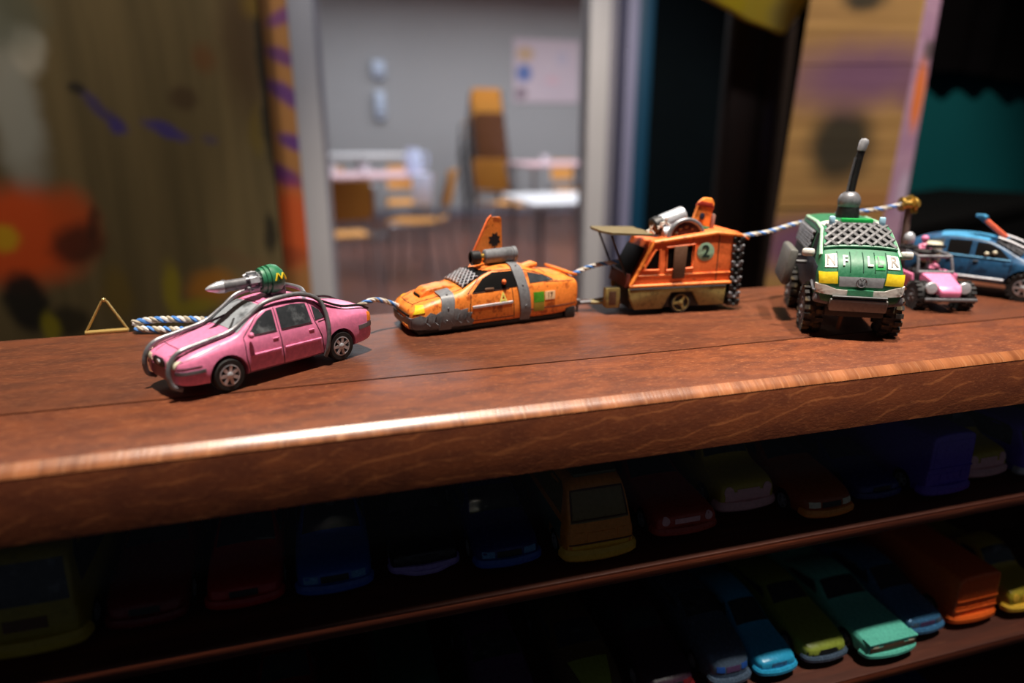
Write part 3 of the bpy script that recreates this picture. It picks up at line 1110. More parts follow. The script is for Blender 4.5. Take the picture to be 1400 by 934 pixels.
R_white = paint('cord_white', (214, 210, 204), 0.8, dirt_or_glare=0.2)
R_blue = paint('cord_blue', (74, 132, 206), 0.8, dirt_or_glare=0.2)
R_beige = paint('cord_beige', (176, 166, 146), 0.8, dirt_or_glare=0.3)


def heading(dx, dy):
    return math.atan2(dy, dx)


# ------------------------------------------------------------------ pink saloon with exhaust-pipe roll bars and a rocket on its roof
pink = thing('toy_car', 'pink toy saloon with grey pipes over it and a rocket on the roof', 'toy car', (-0.0172, 0.2328, ZS), heading(-34, -21))
pink.scale = (1, 1, 1.06)
SED = [
    (34.9, 5.6, 10.0, 10.4, 8.0, 8.0, 5.5),
    (34.3, 4.6, 10.6, 11.3, 10.4, 9.9, 7.5),
    (32.4, 4.0, 11.2, 12.2, 12.2, 11.2, 9.2),
    (28.5, 3.6, 12.0, 13.1, 13.2, 12.1, 10.2),
    (23.0, 3.4, 12.8, 14.1, 13.5, 12.5, 10.7),
    (17.0, 3.3, 13.5, 15.2, 13.5, 12.6, 10.9),
    (15.2, 3.3, 13.7, 15.7, 13.5, 12.65, 10.9),
    (11.5, 3.3, 13.9, 18.4, 13.5, 12.7, 10.5),
    (7.4, 3.3, 14.0, 20.9, 13.5, 12.7, 10.0),
    (4.0, 3.3, 14.1, 22.2, 13.5, 12.7, 9.7),
    (-3.0, 3.3, 14.2, 22.9, 13.5, 12.7, 9.6),
    (-9.5, 3.3, 14.3, 22.4, 13.5, 12.7, 9.6),
    (-14.0, 3.3, 14.4, 21.0, 13.5, 12.7, 9.8),
    (-18.5, 3.3, 14.5, 18.9, 13.5, 12.7, 10.2),
    (-22.5, 3.3, 14.6, 16.9, 13.4, 12.6, 10.6),
    (-25.0, 3.4, 14.6, 16.2, 13.3, 12.5, 10.7),
    (-31.0, 3.8, 14.4, 15.8, 12.8, 12.0, 10.3),
    (-33.9, 4.6, 13.6, 14.9, 11.6, 11.2, 9.4),
    (-34.8, 5.6, 12.4, 13.2, 9.8, 9.6, 7.8),
]
sh = Shell(SED, arches=[(20.0, 5.0, 6.0), (-20.0, 5.0, 5.9)], arch_w=8.5)
b = {}
for sg in (-1, 1):
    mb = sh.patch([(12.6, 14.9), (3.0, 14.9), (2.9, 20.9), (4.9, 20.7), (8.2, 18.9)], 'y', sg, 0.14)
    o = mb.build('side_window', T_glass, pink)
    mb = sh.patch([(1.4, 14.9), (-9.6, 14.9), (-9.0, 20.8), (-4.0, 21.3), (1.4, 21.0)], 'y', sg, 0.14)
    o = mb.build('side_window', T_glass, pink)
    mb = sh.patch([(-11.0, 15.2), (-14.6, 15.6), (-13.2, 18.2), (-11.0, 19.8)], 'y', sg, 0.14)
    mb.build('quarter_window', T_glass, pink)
    g = MB()
    for ln_ in ([(14.0, 14.4), (14.2, 9.0), (13.4, 4.4)], [(2.2, 21.3), (2.2, 14.6), (1.7, 4.2)], [(14.0, 14.6), (8.8, 19.4), (5.2, 21.4), (-4, 22.0), (-10.0, 21.3), (-10.8, 15.0), (-12.6, 10.0), (-13.0, 4.6)],
                [(14, 4.3), (-13, 4.3)], [(27.8, 9.6), (34.0, 9.4)], [(-12.0, 14.6), (-15.4, 14.9), (-15.2, 18.0), (-12.2, 20.6)]):
        sh.line(ln_, 'y', sg, 0.15, g)
    sh.line([(12.4, 14.5), (2.9, 14.5)], 'y', sg, 0.13, g)
    sh.line([(1.4, 14.5), (-9.8, 14.5)], 'y', sg, 0.13, g)
    g.build('panel_lines', T_ink, pink)
    mo = MB()
    sh.line([(12.8, 9.3), (2.6, 9.3)], 'y', sg, 0.42, mo, 0.1, flat=1)
    sh.line([(1.2, 9.3), (-12.0, 9.3)], 'y', sg, 0.42, mo, 0.1, flat=1)
    mo.build('side_moulding', T_pink, pink)
    for hx in (4.9, -8.0):
        sh.line([(hx, 12.7), (hx - 1.9, 12.7)], 'y', sg, 0.3, None, 0.02).build('door_handle', T_pink, pink)
    MB().ball((12.3, sg * 13.9, 15.4), 1.15, 0.7, 0.95, 0.85, 12).build('mirror', T_pink, pink)
    sh.patch([(34.4, 7.6), (26.9, 7.7), (26.9, 8.7), (34.4, 8.6)], 'y', sg, 0.2).build('bumper_insert', T_gun, pink)
    sh.patch([(-34.0, 9.2), (-27.6, 9.0), (-27.6, 10.4), (-34.0, 10.6)], 'y', sg, 0.2).build('bumper_insert', T_gun, pink)
    sh.patch([(-31.8, 11.0), (-34.3, 11.0), (-34.2, 13.6), (-32.2, 14.0)], 'y', sg, 0.18).build('tail_lamp', T_amber, pink)
    sh.patch([(sg * 5.2, 9.4), (sg * 9.7, 9.5), (sg * 10.3, 11.4), (sg * 5.6, 11.0)], 'x', 1, 0.2).build('headlamp', T_cream, pink)
    sh.line([(21.0, 14.0), (28.0, 12.3), (33.0, 11.0)], 'y', sg, 0.12).build('bonnet_seam', T_ink, pink)
sh.patch([(15.0, -10.2), (15.0, 10.2), (5.0, 8.4), (5.0, -8.4)], 'z', 1, 0.16, cuts=4).build('windscreen', T_screen, pink)
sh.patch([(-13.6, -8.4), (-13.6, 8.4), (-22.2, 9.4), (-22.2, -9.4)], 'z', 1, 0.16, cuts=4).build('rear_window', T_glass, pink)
sh.patch([(a * 4.0, 10.0 + bz * 1.25) for a, bz in ((-1, -0.6), (-0.6, -1), (0.6, -1), (1, -0.6), (1, 0.5), (0.6, 1), (-0.6, 1), (-1, 0.5))], 'x', 1, 0.22).build('grille', T_black, pink)
bd = MB()
bd.lathe([(0.01, 0), (1.0, 0), (1.0, 0.4), (0.01, 0.45)], 16, Matrix.Translation((34.9, 0, 10.0)) @ Matrix.Rotation(PI / 2, 4, 'Y') @ Matrix.Diagonal((0.7, 1.15, 1, 1)))
bd.build('badge', T_silver, pink)
sh.patch(rect(-6.4, 6.4, 4.9, 8.8), 'x', 1, 0.2).build('bumper_dent_plate', paint('toy_scraped_maroon', (128, 60, 84), 0.35, 0.2, dirt_or_glare=0.8, dirt_or_glare_rgb=(206, 190, 196), amount=0.58), pink)
g = MB()
for yy in (-4.6, 4.6):
    sh.line([(16.4, yy * 1.7), (29.5, yy * 1.35), (33.6, yy)], 'z', 1, 0.14, g)
sh.line([(29.6, -8.0), (30.2, -3), (30.2, 3), (29.6, 8.0)], 'z', 1, 0.16, g)
sh.line([(4.3, -8.8), (4.3, 8.8)], 'z', 1, 0.13, g)
sh.line([(-23.2, -9.6), (-23.2, 9.6)], 'z', 1, 0.14, g)
g.build('panel_lines', T_ink, pink)
# floor pan fills the wheel wells
MB().box((0, 0, 6.2), (62, 16.6, 5.0), None, 0.5).build('chassis', T_black, pink)
for (x, rr) in ((20.0, 5.0), (-20.0, 5.0)):
    for sg in (-1, 1):
        wheel(pink, x, sg * 11.3, rr, rr, 3.8, sg, T_silver, T_tyre, 7, 'saloon')
sh.build('body', T_pink, pink)
# the pipes
pipes = [
    [(33.0, 9.6, 3.2), (35.6, 8.9, 5.0), (35.7, 8.6, 9.6), (32.6, 8.4, 13.4), (25, 8.4, 14.9), (16.5, 8.6, 16.4), (10, 8.6, 19.8), (4.4, 8.9, 23.0), (-3, 9.2, 23.9), (-9, 9.4, 23.5), (-13.6, 10.6, 21.4), (-15, 12.2, 17.8), (-15.0, 13.9, 12.0), (-14.0, 14.1, 6.0), (-13.4, 13.0, 3.2)],
    [(33.0, -9.6, 3.2), (35.6, -8.9, 5.0), (35.7, -8.6, 9.6), (32.6, -8.4, 13.4), (25, -8.4, 14.9), (16.5, -8.6, 16.4), (10, -8.6, 19.8), (4.4, -8.9, 23.0), (-3, -9.2, 23.9), (-9, -9.4, 23.5), (-13.6, -10.6, 21.4), (-15, -12.2, 17.8), (-15.0, -13.9, 12.0), (-14.0, -14.1, 6.0), (-13.4, -13.0, 3.2)],
    [(-9.6, 9.5, 23.6), (-11.2, 5, 24.2), (-11.4, 0, 24.4), (-11.2, -5, 24.2), (-9.6, -9.5, 23.6)],
]
for p in pipes:
    MB().tube(smooth_path(p, 5), 0.74, 10).build('exhaust_pipe', T_gun, pink)
for sg in (-1, 1):
    MB().tube(smooth_path([(-13.6, sg * 10.4, 21.2), (-22, sg * 10.6, 17.7), (-30, sg * 10.4, 16.5), (-34.2, sg * 9.6, 14.6)], 5), 0.42, 8).build('thin_rail', T_black, pink)
    MB().tube([(16.4, sg * 7.6, 16.2), (12.0, sg * 3.2, 18.6)], 0.32, 6).build('wiper', T_black, pink)

# rocket on the roof: green dome, mechanical neck, grey pointed barrel, lying along the roof towards the bonnet
rk = thing('toy_rocket', 'grey pointed toy rocket with a green cap on the pink car roof', 'toy rocket', (0, 0, 0))
a0, a1 = Vector((-5.6, 0.6, 28.0)), Vector((16.2, -1.6, 27.6))
AX = axis_m(a0, a1 - a0)
MB().lathe([(0.01, -1.6), (2.8, -1.3), (4.2, 0.2), (4.6, 2.0), (4.5, 3.4), (3.8, 3.6), (3.8, 4.1), (4.3, 4.2), (4.3, 4.9), (3.8, 5.0), (3.8, 5.4), (4.0, 5.5), (3.8, 6.2), (0.5, 6.4)], 30, AX).build('green_cap', T_green, rk)
MB().lathe([(2.4, 6.0), (2.5, 7.0), (1.9, 7.2), (2.0, 8.4), (2.6, 8.6), (2.5, 9.9), (1.8, 10.1), (1.8, 11.2), (0.3, 11.2)], 18, AX).build('neck', T_gun, rk)
mb = MB()
for q in range(5):
    M = AX @ Matrix.Rotation(q * 2 * PI / 5 + 0.3, 4, 'Z')
    mb.add(*_boxvf(1.2, 1.5, 3.0), M @ Matrix.Translation((2.5, 0, 8.6)))
    mb.tube([M @ Vector((2.2, 0.6, 6.4)), M @ Vector((2.9, 0.9, 8.0)), M @ Vector((2.0, 0.8, 11.0))], 0.36, 6)
mb.build('fittings', T_silver, rk)
MB().lathe([(1.4, 10.6), (1.75, 11.0), (1.75, 17.2), (2.0, 17.3), (2.0, 18.0), (1.6, 18.1)], 18, AX).build('barrel', T_gun, rk)
MB().lathe([(1.9, 17.8), (1.75, 19.6), (0.9, 22.2), (0.15, 23.4)], 18, AX).build('tip', T_silver, rk)
MB().box((-4.6, 0.4, 24.2), (5.5, 4.0, 3.4), None, 0.5).build('mount', T_gun, rk)
# yellow zigzag letter on the cap, facing the camera
zz = MB()
pw = []
for (u_, v_) in ((-1.6, 1.0), (-1.1, -0.9), (-0.1, 1.0), (0.5, -0.9), (1.5, 1.0)):
    pw.append((u_, v_))
lp = []
for (u_, v_) in [(-1.9, -1.1), (-1.0, 1.2), (0.0, -0.7), (0.9, 1.2), (1.9, -1.1)]:
    # laid on the cap's far end facing the car's left side
    th = 0.05
    lp.append((u_, v_))
for p, q in zip(lp[:-1], lp[1:]):
    pts3 = []
    for i in range(5):
        u_, v_ = interp(p, q, i / 4)
        ax = 1.1 - u_
        rad = 4.7
        qa = v_ / rad
        # direction on the cap facing +y (car's left), a little up
        d = Vector((0, math.cos(qa + 0.25), math.sin(qa + 0.25)))
        base = a0 + (a1 - a0).normalized() * ax
        prof_r = 4.66 if ax > 1.2 else 4.66 - (1.2 - ax) * 0.2
        if ax < 0:
            prof_r -= (-ax) * 0.55
        pts3.append(base + d * prof_r)
    zz.tube(pts3, 0.30, 6)
zz.build('zigzag_letter', T_yellow, rk)
rk.location = pink.location
rk.rotation_euler = pink.rotation_euler
rk.scale = pink.scale


def chain_mesh(shell, corners, nu, nv, r, axis, sg, off):
    """expanded-metal screen: diamond wires laid on the surface between four 2-D corners (joined, too fine to pick apart)"""
    a, b, c, d = corners
    mb = MB()

    def P(u, v):
        p = interp(interp(a, b, u), interp(d, c, u), v)
        q, n = shell.hit(p[0], p[1], axis, sg)
        return q + n * off
    for k in range(-nv, nu + 1):
        for sgn in (1, -1):
            pts = []
            for j in range(nv * 2 + 1):
                v = j / (nv * 2)
                u = (k + 0.5 + (sgn * v * nv if sgn > 0 else nv - v * nv) - 0.5) / nu
                if -1e-6 <= u <= 1 + 1e-6:
                    pts.append(P(u, v))
            if len(pts) > 1:
                mb.tube(pts, r, 5)
    return mb


def splat(a, b, r, n=9, seed=1):
    rnd = random.Random(seed)
    out = []
    for k in range(n * 2):
        q = PI * k / n
        rr = r * (1.0 if k % 2 else 0.66) * rnd.uniform(0.9, 1.1)
        out.append((a + rr * math.cos(q), b + rr * math.sin(q)))
    return out


# ------------------------------------------------------------------ orange hover coupe with grey straps and a tail fin
_p0, _p1 = Vector((0.0345, 0.2535)), Vector((0.1045, 0.2655))
_d = (_p0 - _p1).normalized()
oc = thing('toy_car', 'orange wheel-less toy coupe with grey straps and a tall roof fin', 'toy car', (0.0690, 0.2715, ZS), heading(_d.x, _d.y))
oc.scale = (1, 1, 1.17)
CP = [
    (38.2, 3.4, 7.4, 7.8, 9.0, 8.6, 6.5),
    (37.4, 2.2, 8.2, 8.8, 11.6, 11.0, 8.5),
    (35.0, 1.8, 9.0, 9.9, 13.4, 12.4, 10.0),
    (30.0, 1.6, 10.2, 11.3, 14.2, 13.2, 11.2),
    (24.0, 1.6, 11.2, 12.4, 14.4, 13.4, 11.4),
    (17.5, 1.6, 12.0, 13.4, 14.4, 13.4, 11.2),
    (15.8, 1.6, 12.2, 14.0, 14.3, 13.3, 11.0),
    (11.0, 1.6, 12.6, 16.4, 14.1, 13.0, 10.3),
    (6.0, 1.6, 12.9, 18.6, 14.0, 12.9, 9.4),
    (2.0, 1.6, 13.1, 19.7, 14.0, 12.9, 8.9),
    (-4.0, 1.6, 13.3, 20.2, 14.0, 12.9, 8.7),
    (-10.0, 1.6, 13.5, 19.9, 14.1, 13.0, 8.8),
    (-16.0, 1.6, 13.8, 18.6, 14.3, 13.2, 9.2),
    (-22.0, 1.6, 14.0, 16.8, 14.4, 13.3, 9.9),
    (-27.0, 1.8, 14.0, 15.4, 14.3, 13.2, 10.6),
    (-33.0, 2.2, 13.8, 15.0, 13.8, 12.8, 10.6),
    (-36.4, 3.0, 12.8, 14.0, 12.4, 12.0, 9.6),
    (-37.2, 4.2, 11.6, 12.4, 10.8, 10.2, 8.0),
]
sh = Shell(CP)
for sg in (-1, 1):
    sh.patch([(12.4, 12.9), (-7.2, 13.5), (-7.2, 18.6), (2.5, 18.6), (7.0, 17.0)], 'y', sg, 0.16).build('open_window', T_void, oc)
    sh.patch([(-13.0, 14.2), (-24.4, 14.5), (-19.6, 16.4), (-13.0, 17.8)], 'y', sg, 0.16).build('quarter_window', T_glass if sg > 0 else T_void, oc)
    g = MB()
    for ln_ in ([(13.2, 12.4), (14.0, 8.0), (13.6, 2.2)], [(-4.6, 18.6), (-4.8, 13.2), (-5.4, 2.4)], [(13.6, 3.4), (-5, 3.4)], [(14.5, 12.6), (8.0, 17.6), (2.8, 19.2), (-10, 19.0), (-18, 17.2), (-24, 15.0)],
                [(12.6, 12.6), (-3.6, 13.1)], [(-20.5, 14.2), (-34, 13.6)], [(-9.0, 5.0), (-35, 5.4)]):
        sh.line(ln_, 'y', sg, 0.17, g)
    g.build('panel_lines', T_ink, oc)
    sh.line([(13.0, 8.1), (-4.6, 8.5)], 'y', sg, 0.55, None, 0.1).build('door_trim', T_silver, oc)
    sh.patch([(36.9, 7.4), (32.6, 8.0), (32.6, 10.2), (35.0, 9.8)], 'y', sg, 0.25).build('headlamp', T_yellow, oc)
    # torn grey plating at the nose and front wing
    rnd = random.Random(3 + sg)
    po = [(37.6, 2.2), (33.5, 2.0), (13.5, 1.9)]
    po += [(12.6, 4.0), (14.4, 5.0), (13.2, 6.6), (15.6, 6.9), (15.0, 8.2), (18.0, 7.8), (20.0, 8.6), (23.0, 7.9), (26.0, 8.2), (28.2, 7.2), (30.4, 7.9), (32.4, 6.6), (34.2, 7.2), (37.8, 6.0)]
    sh.patch(po, 'y', sg, 0.35, 0.7).build('torn_plate', T_grey, oc)
    for q in range(6):
        x = 15 + q * 3.2
        sh.line([(x, 3 + rnd.random()), (x + 1.6, 4.6 + rnd.random()), (x + 0.7, 6.8)], 'y', sg, 0.3, None, 0.45).build('crease', T_gun, oc)
# nose guard
sh.patch([(-11, 2.6), (11, 2.6), (11.4, 6.0), (8.0, 6.4), (4.0, 5.2), (-3.0, 5.6), (-8.0, 6.4), (-11.4, 6.0)], 'x', 1, 0.5, 0.8).build('nose_plate', T_gun, oc)
sh.patch(rect(3.0, 9.5, 2.7, 3.6), 'x', 1, 0.75).build('nose_strip', T_orange, oc)
sh.patch([(-9.5, 6.6), (9.5, 6.6), (9.8, 7.2), (-9.8, 7.2)], 'x', 1, 0.4).build('nose_slot', T_black, oc)
# bonnet scoop
scoop = [(31.5, 10.4), (31.0, 12.6), (28.6, 14.0), (22.0, 14.8), (15.0, 14.4), (15.0, 11.5), (24.0, 10.4)]
MXY = Matrix(((1, 0, 0, 0), (0, 0, 1, 0), (0, 1, 0, 0), (0, 0, 0, 1)))
mb = MB().prism(scoop, -4.6, 4.6, MXY)
bm = bmesh.new()
me = bpy.data.meshes.new('t')
me.from_pydata(mb.v, [], mb.f)
bm.from_mesh(me)
bmesh.ops.recalc_face_normals(bm, faces=bm.faces)
bmesh.ops.bevel(bm, geom=list(bm.edges), offset=0.7, segments=3, affect='EDGES', profile=0.5)
MB().addbm(bm).build('bonnet_scoop', T_orange, oc)
MB().box((31.4, 0, 11.6), (0.5, 7.0, 1.3), None, 0.2).build('scoop_mouth', T_void, oc)
# hood seams
g = MB()
for yy in (-1, 1):
    sh.line([(16, yy * 9.4), (28, yy * 9.0), (35.6, yy * 6.6)], 'z', 1, 0.16, g)
sh.line([(35.4, -6.6), (36.0, 0), (35.4, 6.6)], 'z', 1, 0.16, g)
sh.line([(-21.6, -9.4), (-21.6, 9.4)], 'z', 1, 0.18, g)
sh.line([(-33.4, -9.8), (-33.4, 9.8)], 'z', 1, 0.18, g)
g.build('panel_lines', T_ink, oc)
# straps: a wide grey band over the front wing and one round the cabin
for (xa, xb, nm) in ((27.4, 22.2, 'strap'), (-8.2, -12.8, 'strap')):
    for sg in ((1,) if xa > 0 else (1, -1)):
        mb = MB()
        ztop = 12.0 if xa > 0 else 19.3
        n = 12
        rows = []
        for i in range(n + 1):
            t = i / n
            if t < 0.62:
                z = 2.2 + (ztop - 2.2) * t / 0.62
                sl = (-2.0 if xa > 0 else 0.0) * (t / 0.62)
                if xa < 0:
                    sl = 2.2 * (t / 0.62) ** 2
                row = [sh.hit(interp((xa + sl,), (xb + sl,), q)[0], z, 'y', sg) for q in (0, 0.5, 1)]
            else:
                y = (12.4 if xa > 0 else 9.6) * (1 - (t - 0.62) / 0.38) + (5.0 if xa > 0 else 0.0) * (t - 0.62) / 0.38
                sl = -2.0 if xa > 0 else 2.2
                row = [sh.hit(interp((xa + sl,), (xb + sl,), q)[0], sg * y, 'z', 1) for q in (0, 0.5, 1)]
            rows.append(row)
        vs = [p + nn * (0.75 + 0.1 * math.sin(i * 1.7 + j)) for i, r_ in enumerate(rows) for j, (p, nn) in enumerate(r_)] + [p - nn * 0.1 for r_ in rows for (p, nn) in r_]
        k = len(rows) * 3
        fs = []
        for i in range(n):
            for j in range(2):
                a = i * 3 + j
                fs += [(a, a + 1, a + 4, a + 3), (k + a, k + a + 3, k + a + 4, k + a + 1)]
            fs += [(i * 3, i * 3 + 3, k + i * 3 + 3, k + i * 3), (i * 3 + 2, k + i * 3 + 2, k + i * 3 + 5, i * 3 + 5)]
        fs += [(0, k, k + 1, 1), (1, k + 1, k + 2, 2), (n * 3, n * 3 + 1, k + n * 3 + 1, k + n * 3), (n * 3 + 1, n * 3 + 2, k + n * 3 + 2, k + n * 3 + 1)]
        st = mb.add(vs, fs).build(nm, T_grey, oc)
        for i in (2, 5, 8):
            p, nn = rows[i][1]
            MB().ball(p + nn * 0.75, 0.42, n=8).build('rivet', T_gun, st)
# windscreen: dark opening with torn roof edge and wire screen
ws = sh.patch([(15.6, -10.2), (15.6, 10.2), (3.6, 8.4), (3.6, -8.4)], 'z', 1, 0.15, cuts=4).build('windscreen_opening', T_void, oc)
cm = chain_mesh(sh, ((15.4, 9.8), (15.4, -9.8), (8.4, -9.0), (8.4, 9.0)), 6, 3, 0.3, 'z', 1, 0.55)
tag(cm.build('wire_screen', T_silver, oc), kind='stuff')
rnd = random.Random(9)
tooth = [(2.4, -8.6)]
for i in range(13):
    tooth.append((rnd.uniform(4.0, 7.6) if i % 2 else rnd.uniform(3.2, 4.4), -8.2 + 16.4 * i / 12))
tooth.append((2.4, 8.6))
sh.patch(tooth, 'z', 1, 0.5, 0.7).build('torn_roof_edge', T_orange, oc)
# painted marks on the flanks
for sg in (1, -1):
    sh.text('A', 6.2, -0.6, 9.8, 'y', sg, 0.3, 0.3, mirror=sg > 0, bold=0.0).build('painted_letter', paint('toy_pale_yellow', (226, 214, 110), 0.4), oc)
    sh.patch(rect(-19.0, -14.2, 7.4, 11.0), 'y', sg, 0.3).build('green_patch', paint('toy_leaf_green', (72, 146, 30), 0.4), oc)
    sh.patch(rect(-19.0, -14.2, 4.2, 7.3), 'y', sg, 0.28).build('olive_patch', paint('toy_olive_green', (150, 130, 40), 0.5), oc)
    sh.patch([(-24.0, 8.0), (-19.4, 8.0), (-19.4, 11.0), (-24.2, 11.0)], 'y', sg, 0.3).build('cream_patch', paint('toy_worn_cream', (222, 184, 140), 0.5, dirt_or_glare=0.5), oc)
    sh.text('17', 2.6, -21.7, 9.5, 'y', sg, 0.45, 0.3, mirror=sg > 0).build('painted_number', T_brown, oc)
# fin and rocket tube on the roof
fin = [(4.6, 20.0), (5.0, 24.0), (-1.6, 35.0), (-3.0, 36.2), (-6.8, 36.2), (-7.4, 35.4), (-7.8, 20.0)]
mb = MB().prism(fin, -3.4, -2.4, MXY)
fo = mb.build('tail_fin', T_orange, oc)
fr = MB()
fr.tube([(5.1, -2.9, 20.2), (5.4, -2.9, 24.0), (-1.4, -2.9, 35.4), (-3.0, -2.9, 36.6)], 0.55, 8).build('fin_edge', T_orange2, oc)
vs = [(a, -2.3, b) for a, b in splat(-4.2, 28.2, 2.8, 8, 2)]
mb = MB().add(vs + [(a, -2.5, b) for a, b, in [(v[0], v[2]) for v in vs]], [tuple(range(16)), tuple(range(31, 15, -1))] + [(i, i + 16, (i + 1) % 16 + 16, (i + 1) % 16) for i in range(16)])
mb.box((-4.2, -2.4, 24.8), (0.5, 0.25, 4.0))
mb.build('clover_emblem', T_ink, oc)
AX = axis_m((-12.0, 2.2, 23.4), (1, 0, -0.02))
MB().lathe([(0.1, 0), (2.3, 0.2), (2.7, 0.6), (2.7, 2.0), (2.45, 2.2), (2.6, 2.6), (2.6, 14.4), (2.3, 14.8), (2.0, 15.0), (0.1, 15.0)], 26, AX).build('rocket_tube', T_grey, oc)
MB().lathe([(0.1, 15.0), (1.3, 15.0), (1.3, 16.6), (0.1, 16.6)], 14, AX).build('tube_neck', T_brass, oc)
MB().lathe([(1.2, 16.4), (2.4, 16.8), (2.5, 20.4), (2.0, 20.8), (1.5, 20.8), (1.4, 19.0), (0.1, 19.0)], 22, AX).build('nozzle', T_black, oc)
MB().box((-4.5, 1.4, 20.6), (9, 3.4, 1.8), None, 0.4).build('tube_mount', T_black, oc)
MB().box((-15.5, 4.0, 18.9), (8, 6.5, 1.4), Matrix.Rotation(R(12), 3, 'Y'), 0.5).build('roof_plate', T_orange, oc)
# driver figure just visible in the window
MB().ball((-1.4, 12.6, 15.6), 1.0, n=10).build('driver_head', T_orange2, oc)
MB().box((5.0, 12.4, 13.4), (4.0, 1.2, 1.2), None, 0.4).build('dashboard', T_brown, oc)
# rear spoiler and black skirt under the body
MB().box((-34.6, 0, 15.6), (4.2, 22.0, 0.9), Matrix.Rotation(R(-14), 3, 'Y'), 0.3).build('boot_spoiler', T_orange, oc)
MB().box((0, 0, 1.3), (71, 25.0, 2.5), None, 0.9).build('skirt', T_black, oc)
for sg in (-1, 1):
    MB().box((-32.0, sg * 12.9, 2.2), (5.0, 1.6, 4.0), None, 0.5).build('side_skid', T_black, oc)
sh.build('body', T_orange, oc)


# ------------------------------------------------------------------ orange trailer caravan with junk on its roof
cv = thing('toy_caravan', 'orange and khaki toy caravan with a flap canopy and scrap on its roof', 'toy trailer', (0.1532, 0.2685, ZS), heading(-0.997, 0.077))
W2 = 11.2
side = [(24.5, 12.6), (14.8, 31.6), (4.0, 33.4), (-14.0, 35.6), (-24.4, 34.6), (-23.4, 24.0), (-22.4, 12.6)]
mb = MB().prism(side, -W2, W2, MXY)
bm = bmesh.new()
me = bpy.data.meshes.new('t')
me.from_pydata(mb.v, [], mb.f)
bm.from_mesh(me)
bmesh.ops.recalc_face_normals(bm, faces=bm.faces)
bmesh.ops.bevel(bm, geom=list(bm.edges), offset=0.9, segments=3, affect='EDGES', profile=0.5)
MB().addbm(bm).build('body', T_orange2, cv)


def side_plate(poly, y0, y1, m, nm, bev=0.3):
    mb_ = MB().prism(poly, y0, y1, MXY)
    me_ = bpy.data.meshes.new('t')
    me_.from_pydata(mb_.v, [], mb_.f)
    bm_ = bmesh.new()
    bm_.from_mesh(me_)
    bmesh.ops.recalc_face_normals(bm_, faces=bm_.faces)
    bmesh.ops.bevel(bm_, geom=list(bm_.edges), offset=bev, segments=2, affect='EDGES', profile=0.5)
    return MB().addbm(bm_).build(nm, m, cv)


def ring_poly(poly, cx, cz, k):
    return [(cx + (a - cx) * k, cz + (b_ - cz) * k) for a, b_ in poly]


for sg in (1, -1):
    tri = [(18.0, 20.2), (11.8, 20.0), (11.8, 27.8), (13.6, 27.8)]
    sq = [(7.8, 19.8), (-3.2, 20.4), (-3.2, 29.4), (7.8, 28.6)]
    for poly, nm in ((tri, 'cab_window'), (sq, 'side_window')):
        c = (sum(p[0] for p in poly) / 4, sum(p[1] for p in poly) / 4)
        side_plate(poly, *sorted((sg * (W2 - 0.3), sg * (W2 + 0.12))), T_void, nm, 0.05)
        fr = MB()
        big = ring_poly(poly, c[0], c[1], 1.14)
        pts = [(a, sg * (W2 + 0.25), b_) for a, b_ in big]
        fr.tube(pts + [pts[0], pts[1]], 0.55, 8, up=(0, 1, 0))
        fr.build('window_frame', T_orange2, cv)
    side_plate([(5.6, 15.4), (0.0, 15.8), (-0.6, 29.8), (5.4, 29.4)], *sorted((sg * (W2 + 0.3), sg * (W2 + 1.1))), T_brown, 'hanging_strip', 0.3)
    dsc = disc2(-9.4, 26.6, 4.0, 24)
    side_plate(dsc, *sorted((sg * (W2 - 0.1), sg * (W2 + 0.22))), paint('toy_pale_green', (158, 196, 164), 0.5), 'number_disc', 0.05)
    # waist rails, corner posts, cornice
    g = MB()
    g.tube([(24.6, sg * (W2 + 0.2), 12.9), (-22.4, sg * (W2 + 0.2), 12.9)], 0.75, 8).build('lower_rail', T_orange, cv)
    MB().tube([(22.4, sg * (W2 + 0.15), 17.2), (-22.8, sg * (W2 + 0.15), 17.4)], 0.3, 8).build('waist_rail', T_orange, cv)
    MB().tube([(14.6, sg * (W2 + 0.2), 31.4), (4.0, sg * (W2 + 0.2), 32.6), (-14.0, sg * (W2 + 0.2), 34.6), (-25.4, sg * (W2 + 0.2), 33.4)], 0.8, 8).build('cornice', T_orange, cv)
    MB().tube([(24.0, sg * (W2 + 0.1), 13.0), (14.6, sg * (W2 + 0.1), 31.4)], 0.8, 8).build('corner_post', T_orange, cv)
    MB().tube([(-15.2, sg * (W2 + 0.1), 13.0), (-15.4, sg * (W2 + 0.1), 34.0)], 0.2, 6).build('panel_lines', T_brown, cv)
    # khaki skirt with a wheel arch
    sk = [(24.8, 11.8), (24.4, 7.4), (22.0, 2.6), (9.4, 2.6), (5.4, 9.6), (-4.4, 9.6), (-8.2, 3.2), (-19.6, 3.2), (-20.2, 11.8)]
    side_plate(sk, *sorted((sg * (W2 - 1.0), sg * (W2 + 0.7))), T_khaki, 'skirt', 0.35)
    MB().tube([(24.4, sg * (W2 + 0.7), 11.6), (-20.0, sg * (W2 + 0.7), 11.6)], 0.35, 6).build('skirt_edge', T_black, cv)
    # wheel with a heart-shaped notch left by its two spokes
    wo = wheel(cv, 0.4, sg * (W2 - 1.6), 4.6, 4.6, 3.2, sg, T_khaki, T_tyre, 3, 'trailer', 0.84)
sg = 1
num = bpy.data.curves.new('t', 'FONT')
num.body, num.size, num.align_x, num.align_y, num.extrude, num.resolution_u, num.offset = '2', 7.4, 'CENTER', 'CENTER', 0.15, 4, 0.12
no = bpy.data.objects.new('t', num)
COL.objects.link(no)
nme = bpy.data.meshes.new_from_object(no.evaluated_get(bpy.context.evaluated_depsgraph_get()))
bpy.data.objects.remove(no)
